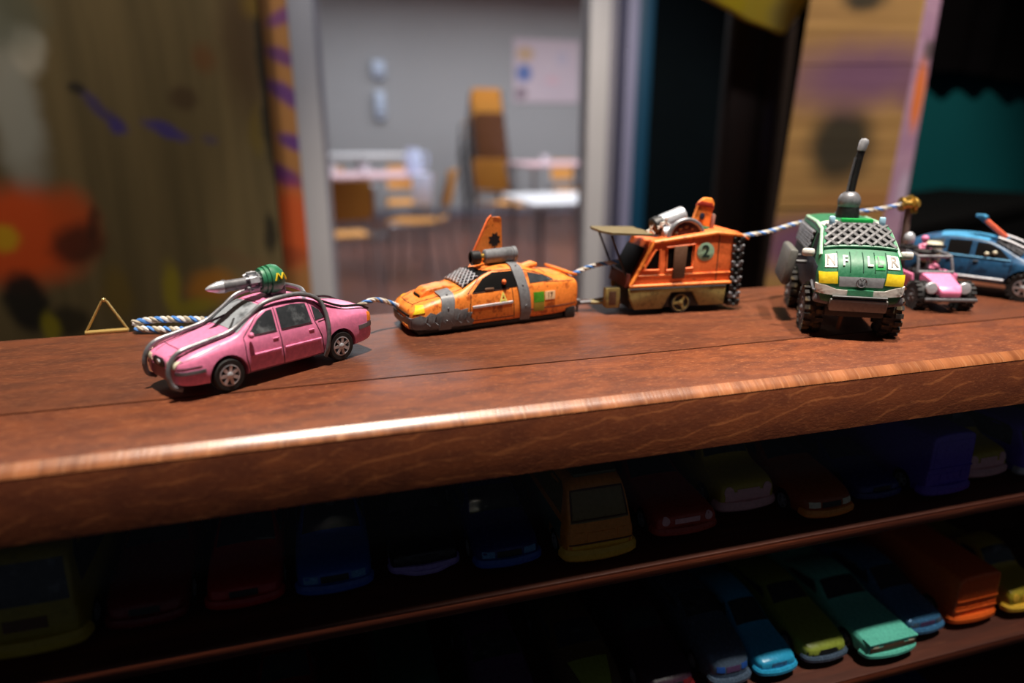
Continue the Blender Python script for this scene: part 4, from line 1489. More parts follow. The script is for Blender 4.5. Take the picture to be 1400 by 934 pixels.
for sg in (1, -1):
    m2 = nme.copy()
    # x runs to the front (seen from the caravan's left side the front is on the left), so the text's x is mirrored on that side
    m2.transform(Matrix.Scale(MM, 4) @ Matrix.Translation((-9.4, sg * (W2 + 0.3), 26.6)) @ (Matrix.Rotation(PI, 4, 'Z') if sg > 0 else Matrix()) @ Matrix.Rotation(PI / 2, 4, 'X'))
    link('painted_number', m2, paint('toy_dark_green', (16, 40, 32), 0.5), cv, 0)
# floor, front, draw bar
MB().box((0.6, 0, 7.2), (46, 19, 9.6), None, 0.6).build('chassis', T_black, cv)
MB().box((21.5, 0, 22.0), (0.9, 19.0, 15.5), Matrix.Rotation(R(-27), 3, 'Y'), 0.2).build('front_window', T_void, cv)
MB().box((25.0, 0, 15.0), (1.6, 21.0, 6.0), Matrix.Rotation(R(-12), 3, 'Y'), 0.4).build('front_panel', paint('toy_oxblood', (96, 40, 30), 0.5, dirt_or_glare=0.5), cv)
MB().box((19.0, W2 - 0.4, 21.6), (2.6, 2.4, 2.6), None, 0.9).build('front_lamp', T_orange, cv)
# canopy board sticking out over the front window
mb = MB()
cb = [(15.0, -11.5), (16.8, -12.6), (36.0, -10.2), (37.0, -4.0), (36.4, 6.0), (33.5, 11.6), (18.0, 13.2), (15.5, 12.0), (14.4, 8.0), (15.4, 3.0), (14.2, -2.0), (15.6, -7.0)]
mb.prism(cb, 0, 0.9, Matrix.Translation((0, 0, 33.4)) @ Matrix.Rotation(R(-3), 4, 'Y'))
mb.build('canopy_board', T_olive, cv)
for yy in (-8.5, 8.5):
    MB().tube([(32.5, yy, 34.4), (24.0, yy, 14.0)], 0.45, 8).build('canopy_stay', T_black, cv)
for p, q in (((26.0, -5.5, 4.6), (38.0, -1.0, 4.2)), ((26.0, 5.5, 4.6), (38.0, 1.0, 4.2))):
    MB().tube([p, q], 0.8, 8).build('draw_bar', T_khaki, cv)
MB().box((30.5, 6.0, 7.4), (6.4, 4.6, 8.8), None, 0.5).build('battery_box', T_khaki, cv)
MB().box((30.8, 6.0, 7.4), (3.4, 4.9, 6.2), None, 0.3).build('box_recess', T_brown, cv)
MB().tube([(37.0, 0, 4.2), (45.0, 0, 4.0)], 0.9, 8).build('coupling', T_gun, cv)
MB().lathe([(0.6, 0.2), (0.6, 4.0), (1.5, 4.4), (1.6, 5.6), (0.4, 6.0)], 12, Matrix.Translation((44.0, 0, 0))).build('jockey_wheel', T_gun, cv)
# roof junk: half-sunk ring, rocket barrel, orange torch-like fin with a dark spot
ringM = Matrix.Translation((-1.0, 8.4, 34.4)) @ Matrix.Rotation(-PI / 2, 4, 'X')
mb = MB()
pts = [(-1.0 + 7.8 * math.cos(q), 0, 32.6 + 7.6 * math.sin(q)) for q in [PI * k / 16 for k in range(17)]]
for yy, rr, m in ((8.6, 1.0, T_gun),):
    MB().tube([(a, yy, z) for a, _y, z in pts], rr, 8).build('half_ring', m, cv)
mb = MB()
hp = [(-1.0 + 7.2 * math.cos(PI * k / 14), 32.2 + 7.0 * math.sin(PI * k / 14)) for k in range(15)]
side_plate(hp, 6.4, 8.4, paint('toy_dark_maroon', (66, 26, 26), 0.55, dirt_or_glare=0.6), 'ring_face', 0.2)
for k in range(5):
    q = PI * (k + 0.5) / 5
    MB().ball((-1.0 + 4.6 * math.cos(q), 8.5, 33.0 + 4.4 * math.sin(q)), 0.9, 1, 0.5, 1, 10).build('stud', T_brown, cv)
AX = axis_m((11.0, 0.6, 36.4), (-1, -0.12, 0.34))
MB().lathe([(0.1, 0.2), (3.2, 0.0), (3.9, 0.6), (3.9, 3.2), (3.3, 3.6), (3.3, 4.6)], 22, AX).build('nozzle', T_black, cv)
MB().lathe([(3.4, 4.4), (3.7, 5.0), (3.7, 15.2), (3.4, 15.6), (3.0, 15.8), (0.1, 15.9)], 26, AX).build('rocket_barrel', T_silver, cv)
AX2 = axis_m((8.0, 3.0, 33.8), (-1, -0.05, 0.06))
MB().lathe([(0.1, 0.0), (2.9, 0.2), (3.0, 12.0), (2.6, 12.4), (0.1, 12.5)], 22, AX2).build('lower_barrel', T_silver, cv)
for (x, y, z, sc) in ((14.6, 6.5, 36.0, 1.0), (8.0, 6.8, 39.2, 1.1), (10.0, 6.4, 37.5, 0.8)):
    mb = MB()
    for k in range(5):
        d = Vector((math.cos(k * 1.9), 0.5, math.sin(k * 1.9))).normalized()
        mb.lathe([(0.75 * sc, -0.4), (0.05, 2.8 * sc)], 5, axis_m((x, y, z), d))
    mb.build('spiked_scrap', T_white, cv)
torch = [(-6.2, 33.6), (-5.6, 39.0), (-7.0, 43.4), (-8.2, 47.2), (-10.8, 49.0), (-14.2, 48.6), (-15.4, 46.2), (-14.6, 42.0), (-13.8, 37.6), (-13.6, 33.8)]
side_plate(torch, 2.2, 5.0, T_orange, 'torch_fin', 0.8)
side_plate([(-6.0, 46.0), (-8.6, 47.6), (-13.8, 46.6), (-15.0, 44.0), (-13.0, 44.6), (-9.0, 45.4)], 4.9, 5.5, paint('toy_red_line', (150, 36, 18), 0.5), 'red_stripe', 0.15)
side_plate(disc2(-9.6, 41.0, 1.5, 16, 0.8), 5.0, 5.3, paint('toy_blue_black', (30, 34, 56), 0.5), 'dark_spot', 0.05)
side_plate([(-6.6, 37.6), (-13.4, 36.2), (-13.6, 34.4), (-12.0, 34.0), (-6.4, 36.0)], 4.8, 5.5, T_green, 'green_band', 0.2)
MB().box((-15.2, 2.0, 38.0), (2.4, 5.0, 7.6), Matrix.Rotation(R(-6), 3, 'Y'), 0.9).build('back_pad', paint('toy_dusty_rose', (146, 110, 100), 0.6), cv)
# orange roof lip over the back, and the column of track links hanging down the tail
side_plate([(-14.0, 35.2), (-23.8, 34.9), (-29.6, 31.6), (-29.2, 31.0), (-23.8, 33.6), (-14.0, 34.2)], -10.4, 11.4, T_orange2, 'roof_lip', 0.25)
n = 9
for k in range(n):
    z = 31.2 - k * 3.45
    lk = MB()
    for dx in (-1.8, 1.8):
        lk.box((-24.6 + dx * 0.95, 9.6, z), (2.4, 4.0, 2.9), None, 0.6)
    lk.tube([(-27.2, 10.6, z), (-22.2, 10.6, z)], 0.6, 6)
    for (dx, dz) in ((-2.2, 0.9), (0, -0.9), (2.2, 0.9)):
        lk.ball((-24.6 + dx, 11.6, z + dz), 0.72, n=8)
    lk.build('track_link', T_gun if k % 2 else T_black, cv)
MB().box((-24.4, 0, 17.0), (3.0, 17.0, 28.0), None, 0.8).build('tail_board', paint('toy_rust_red', (104, 44, 28), 0.55, dirt_or_glare=0.6), cv)


# ------------------------------------------------------------------ green and white raised van with a mesh windscreen and a roof ball
vh = Vector((-0.508, -0.861))
vn = thing('toy_van', 'green and white big-wheeled toy van with mesh windscreen and an antenna ball', 'toy van', (0.2110, 0.2310, ZS), heading(vh.x, vh.y))
VS = [
    (34.0, 15.6, 22.0, 22.6, 12.0, 11.6, 9.0),
    (33.6, 14.6, 23.8, 25.0, 13.8, 13.4, 11.4),
    (32.2, 13.6, 25.6, 28.4, 14.8, 14.6, 12.8),
    (29.0, 12.6, 26.8, 31.0, 15.1, 14.8, 13.2),
    (25.2, 12.0, 27.6, 33.2, 15.1, 14.9, 13.3),
    (23.8, 12.0, 27.8, 34.2, 15.1, 14.9, 13.2),
    (18.0, 12.0, 28.0, 38.0, 15.1, 14.9, 12.5),
    (14.0, 12.0, 28.0, 40.2, 15.1, 14.9, 12.1),
    (11.0, 12.0, 28.0, 41.0, 15.1, 14.9, 12.1),
    (0.0, 12.0, 28.0, 41.4, 15.1, 14.9, 12.3),
    (-28.0, 12.0, 28.0, 41.0, 15.1, 14.9, 12.3),
    (-33.0, 12.4, 27.6, 39.8, 14.8, 14.5, 11.9),
    (-34.0, 13.6, 27.0, 37.6, 13.8, 13.6, 11.1),
]
sh = Shell(VS, arches=[(20.0, 9.2, 9.6), (-21.0, 9.2, 9.6)], arch_w=9.5)
T_navy = paint('toy_dark_navy', (40, 44, 58), 0.45, dirt_or_glare=0.5)
for sg in (-1, 1):
    sh.patch([(-30, 14.0), (22, 14.0), (29.0, 20.0), (28.4, 27.0), (21.0, 28.2), (-30, 28.2)], 'y', sg, 0.15).build('side_panel', T_navy, vn)
    sh.patch([(20.2, 28.6), (9.6, 28.8), (9.6, 37.4), (13.0, 37.4)], 'y', sg, 0.18).build('cab_window', T_void, vn)
    sh.patch(rect(-30, 7.4, 28.8, 37.6), 'y', sg, 0.18).build('side_window', T_void, vn)
    tag(chain_mesh(sh, ((-29, 29.2), (6.6, 29.2), (6.6, 37.2), (-29, 37.2)), 9, 3, 0.45, 'y', sg, 0.7).build('side_mesh', T_gun, vn), kind='stuff')
    # headlamps, mirrors
    lampp = [(sg * 8.0, 21.8), (sg * 14.0, 21.6), (sg * 14.3, 25.6), (sg * 8.4, 26.0)]
    sh.patch(lampp, 'x', 1, 0.55, 1.0).build('headlamp', T_yellow, vn)
    MB().box((20.8, sg * 17.4, 31.0), (2.2, 4.6, 3.0), None, 0.9).build('mirror', T_white, vn)
    MB().tube([(20.8, sg * 14.6, 30.2), (20.8, sg * 15.8, 30.8)], 0.4, 6).build('mirror_arm', T_black, vn)
    MB().box((13.4, sg * 9.0, 42.6), (1.8, 2.2, 3.6), None, 0.5).build('roof_lamp', paint('toy_pale_blue_lamp', (168, 212, 236), 0.3), vn)
    sh.patch([(4.0, sg * 5.4), (12.6, sg * 5.2), (12.8, sg * 11.0), (4.0, sg * 11.6)], 'z', 1, 0.3, 0.6).build('roof_patch', T_white, vn)
    # white bumper halves, corner armour
    sh.patch([(sg * 3.6, 16.9), (sg * 14.6, 18.0), (sg * 14.8, 21.4), (sg * 11.9, 21.0), (sg * 8.2, 19.6), (sg * 3.6, 19.4)], 'x', 1, 0.7, 1.2).build('bumper', T_white, vn)
    MB().box((31.0, sg * 12.6, 15.4), (4.6, 5.6, 3.4), Matrix.Rotation(R(10 * sg), 3, 'X'), 0.7).build('bumper_corner', T_gun, vn)
    # white squares at the ends of the bonnet
    sh.patch([(sg * 8.6, 27.6), (sg * 12.7, 27.4), (sg * 12.4, 31.4), (sg * 8.6, 31.8)], 'x', 1, 0.3, 0.5).build('bonnet_square', T_white, vn)
    MB().tube([(32.6, sg * 14.0, 20.6), (32.6, sg * 15.0, 18.6), (29.6, sg * 15.4, 18.4), (24.6, sg * 15.6, 20.6)], 0.5, 8).build('arch_trim', T_gun, vn)
MB().box((33.0, 0, 14.0), (3.6, 20.0, 5.0), Matrix.Rotation(R(14), 3, 'Y'), 0.6).build('bash_plate', paint('toy_scuffed_grey', (120, 118, 114), 0.5, 0.2, dirt_or_glare=0.7), vn)
MB().tube([(34.9, -9.4, 17.0), (34.9, 9.4, 17.0)], 0.5, 8).build('bumper_slot', T_black, vn)
sh.patch(rect(-4.4, 4.4, 17.4, 19.7), 'x', 1, 0.95, 0.7).build('number_plate', paint('toy_plate_green', (70, 150, 110), 0.45), vn)
sh.patch([(-7.4, 20.8), (7.4, 20.8), (7.8, 24.4), (-7.8, 24.4)], 'x', 1, 0.35, 0.6).build('grille', paint('toy_mid_grey', (136, 138, 142), 0.45), vn)
# round emblem: ring with a V over a W
em = MB()
p0 = sh.hit(0, 22.6, 'x', 1)[0] + Vector((0.85, 0, 0))
em.tube([p0 + Vector((0, 1.75 * math.cos(2 * PI * k / 24), 1.75 * math.sin(2 * PI * k / 24))) for k in range(25)], 0.24, 6)
for poly in ([(-0.75, 1.5), (0, 0.25), (0.75, 1.5)], [(-1.45, 0.8), (-0.7, -1.45), (0, 0.0), (0.7, -1.45), (1.45, 0.8)]):
    em.tube([p0 + Vector((0, a, z)) for a, z in poly], 0.18, 5)
em.build('emblem', T_gun, vn)
# bonnet divisions and letters (white on green, green-grey on white)
g = MB()
for yy in (-8.4, -4.0, 0.4, 4.4, 8.4):
    sh.line([(yy, 26.2), (yy, 32.6)], 'x', 1, 0.2, g)
g.build('bonnet_seam', paint('toy_deep_green', (14, 60, 40), 0.5), vn)
for ch_, yy, m in (('N', -10.7, 'toy_faded_letter'), ('F', -5.8, None), ('L', 2.6, None), ('L', 6.0, 'toy_green_letter'), ('R', 10.7, 'toy_faded_letter')):
    mm = {'toy_faded_letter': paint('toy_faded_letter', (112, 104, 96), 0.5), 'toy_green_letter': paint('toy_green_letter', (14, 64, 40), 0.45), None: T_white}[m]
    t_ = MB()
    sh.text(ch_, 4.2, yy, 29.6, 'x', 1, 0.5, 0.4, t_, mirror=False, bold=0.09)
    t_.build('painted_letter', mm, vn)
sh.patch(rect(4.4, 7.8, 27.2, 31.6), 'x', 1, 0.2, 0.4).build('bright_square', paint('toy_bright_green', (12, 140, 62), 0.4), vn)
# windscreen and its expanded mesh
wsp = [(25.0, -12.6), (25.0, 12.6), (12.6, 10.9), (12.6, -10.9)]
sh.patch(wsp, 'z', 1, 0.2, cuts=4).build('windscreen', paint('toy_smoky_screen', (74, 76, 76), 0.4), vn)
cm = chain_mesh(sh, ((24.4, 12.2), (24.4, -12.2), (13.0, -10.6), (13.0, 10.6)), 6, 3, 0.78, 'z', 1, 1.0)
tag(cm.build('wire_screen', paint('toy_mesh_grey', (120, 120, 122), 0.35, 0.4, dirt_or_glare=0.7), vn), kind='stuff')
fr = MB()
pts = [sh.hit(a, b_, 'z', 1)[0] + Vector((0, 0, 0.7)) for a, b_ in [interp(wsp[i], wsp[(i + 1) % 4], k / 5) for i in range(4) for k in range(5)]]
fr.tube(pts + pts[:2], 0.6, 8)
fr.build('screen_frame', T_green, vn)
for sg in (1, -1):
    MB().tube([sh.hit(a, sg * b_, 'z', 1)[0] for a, b_ in ((26.5, 13.6), (20.0, 12.9), (13.0, 12.0), (0, 11.8), (-26, 11.8))], 0.8, 8).build('roof_pillar', paint('toy_dusty_green', (150, 190, 160), 0.5, dirt_or_glare=0.6), vn)
# roof light bar, ball and antenna
MB().box((12.8, 0, 42.2), (3.0, 11.5, 2.8), None, 0.5).build('light_bar', paint('toy_bright_green', (12, 140, 62), 0.4), vn)
MB().box((12.0, 0, 41.5), (5.0, 15.0, 1.4), None, 0.4).build('light_bar_base', T_gun, vn)
MB().ball((-8.0, 0.6, 48.2), 4.5, n=22).build('antenna_ball', T_gun, vn)
MB().lathe([(4.4, 40.6), (4.6, 42.0), (4.2, 46.0), (3.0, 47.0)], 18, Matrix.Translation((-8.0, 0.6, 0))).build('ball_base', T_black, vn)
an = [(-7.6, 0.7, 52.4), (-7.4, 1.3, 59.6), (-7.2, 2.0, 66.0), (-7.0, 2.6, 70.6)]
MB().tube(smooth_path(an, 5), [1.45] * 16, 12).build('antenna_rod', T_black, vn)
MB().tube([Vector(p) + Vector((0.9, -1.7, 0)) for p in an[:3]], 0.45, 6).build('antenna_cable', T_gun, vn)
MB().lathe([(1.2, -2.2), (1.6, -1.8), (1.8, 1.4), (1.4, 2.4), (0.1, 2.8)], 16, axis_m(an[3], (0.05, 0.2, 1))).build('antenna_tip', T_silver, vn)
# grey pannier hanging off the van's right flank
pan = MB().box((0.0, -22.2, 23.0), (24.0, 3.6, 15.0), Matrix.Rotation(R(-10), 3, 'X'), 1.4)
pan.build('side_pannier', paint('toy_dull_pannier', (92, 92, 88), 0.5, dirt_or_glare=0.6), vn)
for x in (-8, 8):
    MB().tube([(x, -15.6, 25.0), (x, -21.6, 25.0)], 0.8, 8).build('pannier_strut', T_black, vn)
MB().box((0, 0, 10.6), (60, 21, 5.0), None, 0.8).build('chassis', T_black, vn)
sh.build('body', paint('toy_van_green', (34, 104, 70), 0.5, dirt_or_glare=0.45), vn)
for (x,) in ((20.0,), (-21.0,)):
    for sg in (1, -1):
        wheel(vn, x, sg * 14.0, 8.6, 8.6, 6.4, sg, T_gun, T_tyre_mud, 6, 'van', 0.55, True)
    MB().tube([(x, -12, 8.6), (x, 12, 8.6)], 1.1, 8).build('axle', T_black, vn)
MB().tube([(27, -3.4, 9.0), (25.5, -4.0, 2.2)], 0.8, 8).build('skid_rod', T_brown, vn)

# ------------------------------------------------------------------ pink buggy with a roof gunner
bh = Vector((-0.346, -0.938))
bg = thing('toy_buggy', 'pink and black open toy buggy with a gunner, right of the green van', 'toy buggy', (0.2715, 0.2445, ZS), heading(bh.x, bh.y))
for x, rr in ((13.0, 6.0), (-13.5, 6.0)):
    for sg in (1, -1):
        wheel(bg, x, sg * 9.6, rr, rr, 5.0, sg, T_gun, T_tyre, 5, 'buggy', 0.5, True)
    MB().tube([(x, -8, rr), (x, 8, rr)], 0.7, 8).build('axle', T_black, bg)
MB().box((0, 0, 6.4), (42, 10, 2.8), None, 0.6).build('chassis', T_black, bg)
nose = [(22.0, 7.0), (22.2, 9.6), (20.0, 11.6), (7.0, 15.0), (6.0, 15.0), (6.0, 6.6)]
mb = MB().prism(nose, -5.0, 5.0, MXY)
me = bpy.data.meshes.new('t')
me.from_pydata(mb.v, [], mb.f)
bm = bmesh.new()
bm.from_mesh(me)
bmesh.ops.recalc_face_normals(bm, faces=bm.faces)
for v in bm.verts:
    if v.co.x < 10:
        v.co.y *= 1.3
    if v.co.x > 20:
        v.co.y *= 0.85
bmesh.ops.bevel(bm, geom=list(bm.edges), offset=0.7, segments=2, affect='EDGES', profile=0.5)
MB().addbm(bm).build('bonnet', T_pink, bg)
MB().box((22.6, 0, 6.0), (1.4, 22.0, 1.6), None, 0.5).build('bumper', T_gun, bg)
for sg in (1, -1):
    MB().lathe([(0.1, -1.6), (2.2, -1.2), (2.6, 0.8), (2.3, 1.2), (0.1, 1.4)], 16, axis_m((18.4, sg * 7.0, 10.4), (1, 0, 0.1))).build('headlamp', T_silver, bg)
    MB().box((-3.0, sg * 9.2, 11.0), (19.0, 1.2, 7.0), Matrix.Rotation(R(sg * -8), 3, 'X'), 0.5).build('side_panel', T_pink, bg)
    MB().tube(smooth_path([(6.4, sg * 7.6, 15.0), (3.6, sg * 7.2, 21.6), (-2.0, sg * 7.2, 22.4), (-14.0, sg * 7.4, 21.0), (-16.0, sg * 7.6, 8.0)], 4), 0.62, 8).build('roll_bar', T_gun, bg)
    MB().box((-3.5, sg * 4.0, 11.4), (5.5, 5.0, 7.5), Matrix.Rotation(R(-8), 3, 'Y'), 1.0).build('seat', T_black, bg)
for z, x in ((15.2, 6.6), (21.8, 3.6)):
    MB().tube([(x, -7.6, z), (x, 7.6, z)], 0.8, 8).build('screen_bar', T_gun, bg)
sw = MB()
sw.tube([(2.8 + 1.9 * 0, 3.4 + 2.0 * math.cos(2 * PI * k / 18), 14.6 + 2.0 * math.sin(2 * PI * k / 18)) for k in range(19)], 0.3, 6).build('steering_wheel', T_black, bg)


def figure(parent, x, y, z, s, cloth, head, aim=1.0):
    """small seated or standing figure as one body, with a helmet"""
    mb_ = MB()
    mb_.tube(smooth_path([(x, y, z), (x + 0.3, y, z + 2.2 * s), (x + 0.2, y, z + 4.4 * s), (x, y, z + 5.4 * s)], 4), [1.5 * s, 1.6 * s, 1.7 * s, 1.7 * s, 1.7 * s, 1.8 * s, 1.9 * s, 2.0 * s, 2.0 * s, 1.7 * s, 1.3 * s, 1.0 * s, 0.8 * s], 10)
    for sg_ in (1, -1):
        mb_.tube(smooth_path([(x, y + sg_ * 1.7 * s, z + 4.4 * s), (x + 1.2 * s * aim, y + sg_ * 2.3 * s, z + 2.8 * s), (x + 3.4 * s * aim, y + sg_ * 1.2 * s, z + 3.2 * s)], 4), [0.75 * s] * 6 + [0.6 * s] * 3, 8)
        mb_.tube(smooth_path([(x, y + sg_ * 0.9 * s, z + 0.4), (x + 2.4 * s, y + sg_ * 1.1 * s, z + 0.2), (x + 3.0 * s, y + sg_ * 1.1 * s, z - 2.4 * s)], 4), [1.0 * s] * 6 + [0.7 * s] * 3, 8)
    mb_.ball((x + 0.1, y, z + 6.9 * s), 1.45 * s, 1, 0.9, 1.12, 14)
    body_ = mb_.build('figure', cloth, parent)
    hm = MB()
    hm.ball((x - 0.1, y, z + 7.35 * s), 1.68 * s, 1.05, 0.98, 0.9, 14)
    hm.build('helmet', head, body_)
    return body_


figure(bg, -3.6, 4.0, 13.0, 0.85, T_skin, T_black)
figure(bg, -9.0, 1.0, 20.8, 1.0, T_skin, T_pink)
MB().lathe([(4.6, 21.6), (5.4, 22.2), (5.4, 23.0), (4.4, 23.6), (0.2, 23.8)], 20, Matrix.Translation((-7.0, 1.0, 0))).build('turret_ring', T_black, bg)
MB().tube([(-6.0, 1.0, 25.0), (4.0, 3.6, 26.4)], [1.0, 0.6], 10).build('gun', T_black, bg)
MB().ball((-10.5, -5.4, 27.6), 2.5, 0.9, 1.0, 1.35, 14).build('canister', T_silver, bg)
MB().box((-11.0, -4.4, 23.6), (7.0, 7.0, 2.0), None, 0.6).build('rear_deck', T_black, bg)
# mast with a brass winch that takes the end of the tow cord
MB().tube([(-17.0, -4.4, 8.0), (-17.5, -4.6, 41.0)], 1.7, 10).build('winch_mast', paint('toy_brown_mast', (104, 82, 74), 0.6, dirt_or_glare=0.5), bg)
AX = axis_m((-17.4, -9.0, 43.0), (0, 1, 0.0))
MB().lathe([(0.1, 0), (3.4, 0.2), (3.4, 1.2), (2.2, 1.6), (2.2, 5.4), (3.4, 5.8), (3.4, 6.8), (0.1, 7.0)], 20, AX).build('winch_drum', T_brass, bg)
for (dx, dy, dz, r_) in ((-0.6, 2.6, 2.4, 2.0), (1.4, 4.4, 0.6, 2.2), (0.6, 0.6, 2.0, 1.7), (1.2, 4.0, -2.6, 1.8)):
    MB().lathe([(r_ * 0.4, -0.6), (r_, -0.6), (r_, 0.6), (r_ * 0.4, 0.6)], 14, axis_m((-17.4 + dx, -9.0 + dy + 2, 43.0 + dz), (0.9, 0.2, 0.3))).build('winch_gear', T_brass, bg)

# ------------------------------------------------------------------ blue estate car at the right edge
uh = Vector((0.48, -0.877))
bl = thing('toy_car', 'blue toy off-road car with an orange-fronted board raised on its roof', 'toy car', (0.3165, 0.2555, ZS), heading(uh.x, uh.y))
T_blue = paint('toy_blue', (34, 84, 124), 0.38, dirt_or_glare=0.7, dirt_or_glare_rgb=(14, 34, 56), amount=0.5)
T_sky = paint('toy_sky_blue', (70, 146, 190), 0.4, dirt_or_glare=0.4)
US = [
    (34.8, 8.4, 13.0, 13.6, 9.5, 9.2, 7.0),
    (34.0, 7.4, 14.2, 15.2, 12.0, 11.4, 9.0),
    (31.0, 6.8, 15.2, 16.8, 13.2, 12.4, 10.2),
    (22.0, 6.6, 16.6, 18.6, 13.6, 12.8, 10.8),
    (17.0, 6.6, 17.2, 19.6, 13.6, 12.8, 10.8),
    (11.0, 6.6, 17.6, 23.4, 13.6, 12.8, 10.2),
    (4.5, 6.6, 17.8, 26.4, 13.6, 12.8, 9.8),
    (-2.0, 6.6, 18.0, 27.6, 13.6, 12.8, 9.7),
    (-12.0, 6.6, 18.2, 27.8, 13.6, 12.8, 9.8),
    (-22.0, 6.6, 18.4, 26.8, 13.6, 12.8, 9.8),
    (-30.0, 6.8, 18.4, 23.6, 13.4, 12.6, 10.0),
    (-33.6, 7.6, 17.6, 20.4, 12.4, 11.8, 9.6),
    (-34.6, 9.0, 16.0, 17.4, 10.8, 10.4, 8.4),
]
sh = Shell(US, arches=[(20.5, 7.0, 7.6), (-20.5, 7.0, 7.6)], arch_w=8.0)
for sg in (-1, 1):
    sh.patch([(13.2, 18.6), (-1.2, 18.8), (-1.2, 25.4), (4.0, 25.0), (8.6, 22.8)], 'y', sg, 0.15).build('side_window', T_void, bl)
    sh.patch([(-3.2, 18.8), (-13.0, 19.0), (-13.0, 25.6), (-3.2, 25.8)], 'y', sg, 0.15).build('side_window', T_void, bl)
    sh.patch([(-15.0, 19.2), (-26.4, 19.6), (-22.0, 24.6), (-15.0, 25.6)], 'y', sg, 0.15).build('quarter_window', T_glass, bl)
    for ln_ in ([(14.2, 18.0), (14.0, 11.0), (12.4, 7.6)], [(-2.2, 26.4), (-2.4, 8.0)], [(-14.0, 26.4), (-14.2, 18.0), (-12.6, 8.0)]):
        sh.line(ln_, 'y', sg, 0.16).build('door_seam', T_ink, bl)
    sh.line([(12.4, 9.0), (-12.4, 9.0)], 'y', sg, 0.6, None, 0.1).build('sill_strip', T_silver, bl)
    sh.line([(13.6, 18.2), (-27.0, 18.9)], 'y', sg, 0.4, None, 0.1).build('waist_strip', T_sky, bl)
    for hx in (1.0, -10.6):
        sh.line([(hx, 16.6), (hx - 2.2, 16.6)], 'y', sg, 0.4, None, 0.25).build('door_handle', T_black, bl)
    for zz_ in (20.4, 21.2):
        MB().ball((3.6 if zz_ < 21 else 6.8, sg * 12.3, zz_), 1.0, n=10).build('driver_head', T_cream, bl)
    sh.patch([(33.8, 11.0), (29.6, 11.2), (29.6, 14.2), (33.2, 13.8)], 'y', sg, 0.2).build('headlamp', T_cream, bl)
    for x in (20.5, -20.5):
        wheel(bl, x, sg * 11.4, 6.4, 6.4, 4.6, sg, T_silver, T_tyre, 6, 'estate', 0.62, True)
sh.patch([(16.6, -10.4), (16.6, 10.4), (5.6, 9.0), (5.6, -9.0)], 'z', 1, 0.16, cuts=4).build('windscreen', T_glass, bl)
tag(chain_mesh(sh, ((16.4, 10.2), (16.4, -10.2), (6.0, -8.8), (6.0, 8.8)), 7, 4, 0.4, 'z', 1, 0.8).build('wire_screen', T_gun, bl), kind='stuff')
sh.patch([(3.0, -9.4), (3.0, 9.4), (-17.0, 9.4), (-19.0, 0.0), (-17.0, -9.4)], 'z', 1, 0.35, 0.7, cuts=4).build('roof_panel', T_sky, bl)
MB().box((0, 0, 8.0), (60, 18, 4.0), None, 0.6).build('chassis', T_black, bl)
sh.build('body', T_blue, bl)
bd_ = Matrix.Translation((3.0, -4.0, 31.8)) @ Matrix.Rotation(R(38), 4, 'Y')
MB().add(*_boxvf(16.0, 3.6, 1.6), bd_).build('raised_board', T_sky, bl)
MB().add(*_boxvf(12.0, 2.6, 0.6), bd_ @ Matrix.Translation((1.0, -0.4, 1.0))).build('orange_front', paint('toy_coral', (236, 110, 74), 0.45), bl)
MB().add(*_boxvf(12.0, 0.5, 1.0), bd_ @ Matrix.Translation((1.0, -1.9, 0.2))).build('orange_edge', paint('toy_coral', (236, 110, 74), 0.45), bl)
MB().tube([(-5.0, -3.0, 37.0), (-1.4, -6.6, 37.4), (0.4, -8.4, 36.6)], 0.9, 8).build('board_hook', T_sky, bl)
for yy in (-7, 7):
    MB().tube(smooth_path([(6.0, yy, 27.6), (13.0, yy, 25.4), (24.0, yy, 20.6), (31.0, yy, 18.6)], 4), 0.9, 8).build('bonnet_rail', T_gun, bl)
MB().tube([(8.4, -4.0, 26.8), (5.0, -4.0, 29.8)], 0.8, 8).build('board_strut', T_black, bl)
# grey drum behind the rear door, on the near side
MB().lathe([(0.1, 0), (4.0, 0.2), (4.4, 1.0), (4.4, 9.0), (3.8, 9.8), (0.1, 10)], 20, Matrix.Translation((-19.0, -14.6, 14.0))).build('side_drum', T_cream, bl)

# ------------------------------------------------------------------ blue and white tow cords, brass triangle
RC = (R_white, R_blue, R_beige)
rope('tow_cord', [(-70.5, 290.0, 4.0), (-64, 289.5, 4.9), (-54, 287.5, 5.0), (-44, 285.0, 4.6), (-35, 281.0, 3.4), (-34, 277.0, 2.0), (-42, 279.5, 1.7), (-54, 284.0, 1.6), (-64, 287.0, 1.8), (-69.6, 288.6, 2.0)], 1.35,
     'doubled blue and white cord looped on the shelf behind the pink car bonnet', RC, 6.5)
rope('tow_cord', [(10.0, 258.5, 10.2), (18.5, 262.0, 13.2), (24, 266.0, 12.4), (31.0, 268.5, 9.0)], 1.0, 'short blue and white cord from the pink car boot to the orange coupe', RC, 6.0)
rope('tow_cord', [(106.5, 274.5, 15.6), (111, 273.2, 18.2), (118, 272.0, 20.4), (127.5, 271.0, 21.6)], 1.0, 'short blue and white cord from the orange coupe to the caravan', RC, 6.0)
rope('tow_cord', [(178.5, 263.0, 31.0), (188, 264.5, 31.6), (200, 266.0, 32.6), (216, 270.0, 34.8), (240, 270.0, 38.2), (262, 264.5, 41.5), (272.5, 262.8, 44.0)], 1.0, 'long blue and white cord from the caravan tail past the van', RC, 6.5)
tri = thing('triangle_hook', 'brass wire triangle standing at the back edge of the shelf top', 'hook', (-0.0805, 0.2925, ZS))
M_gold = plain('bright_brass_wire', (224, 190, 116), 0.3, 0.6, vary=0.1, scale=200)
ta, tb_ = Vector((-7.6, 0.0, 0.7)), Vector((7.4, 0.3, 0.7))
tc = Vector((0.4, 1.0, 13.2))
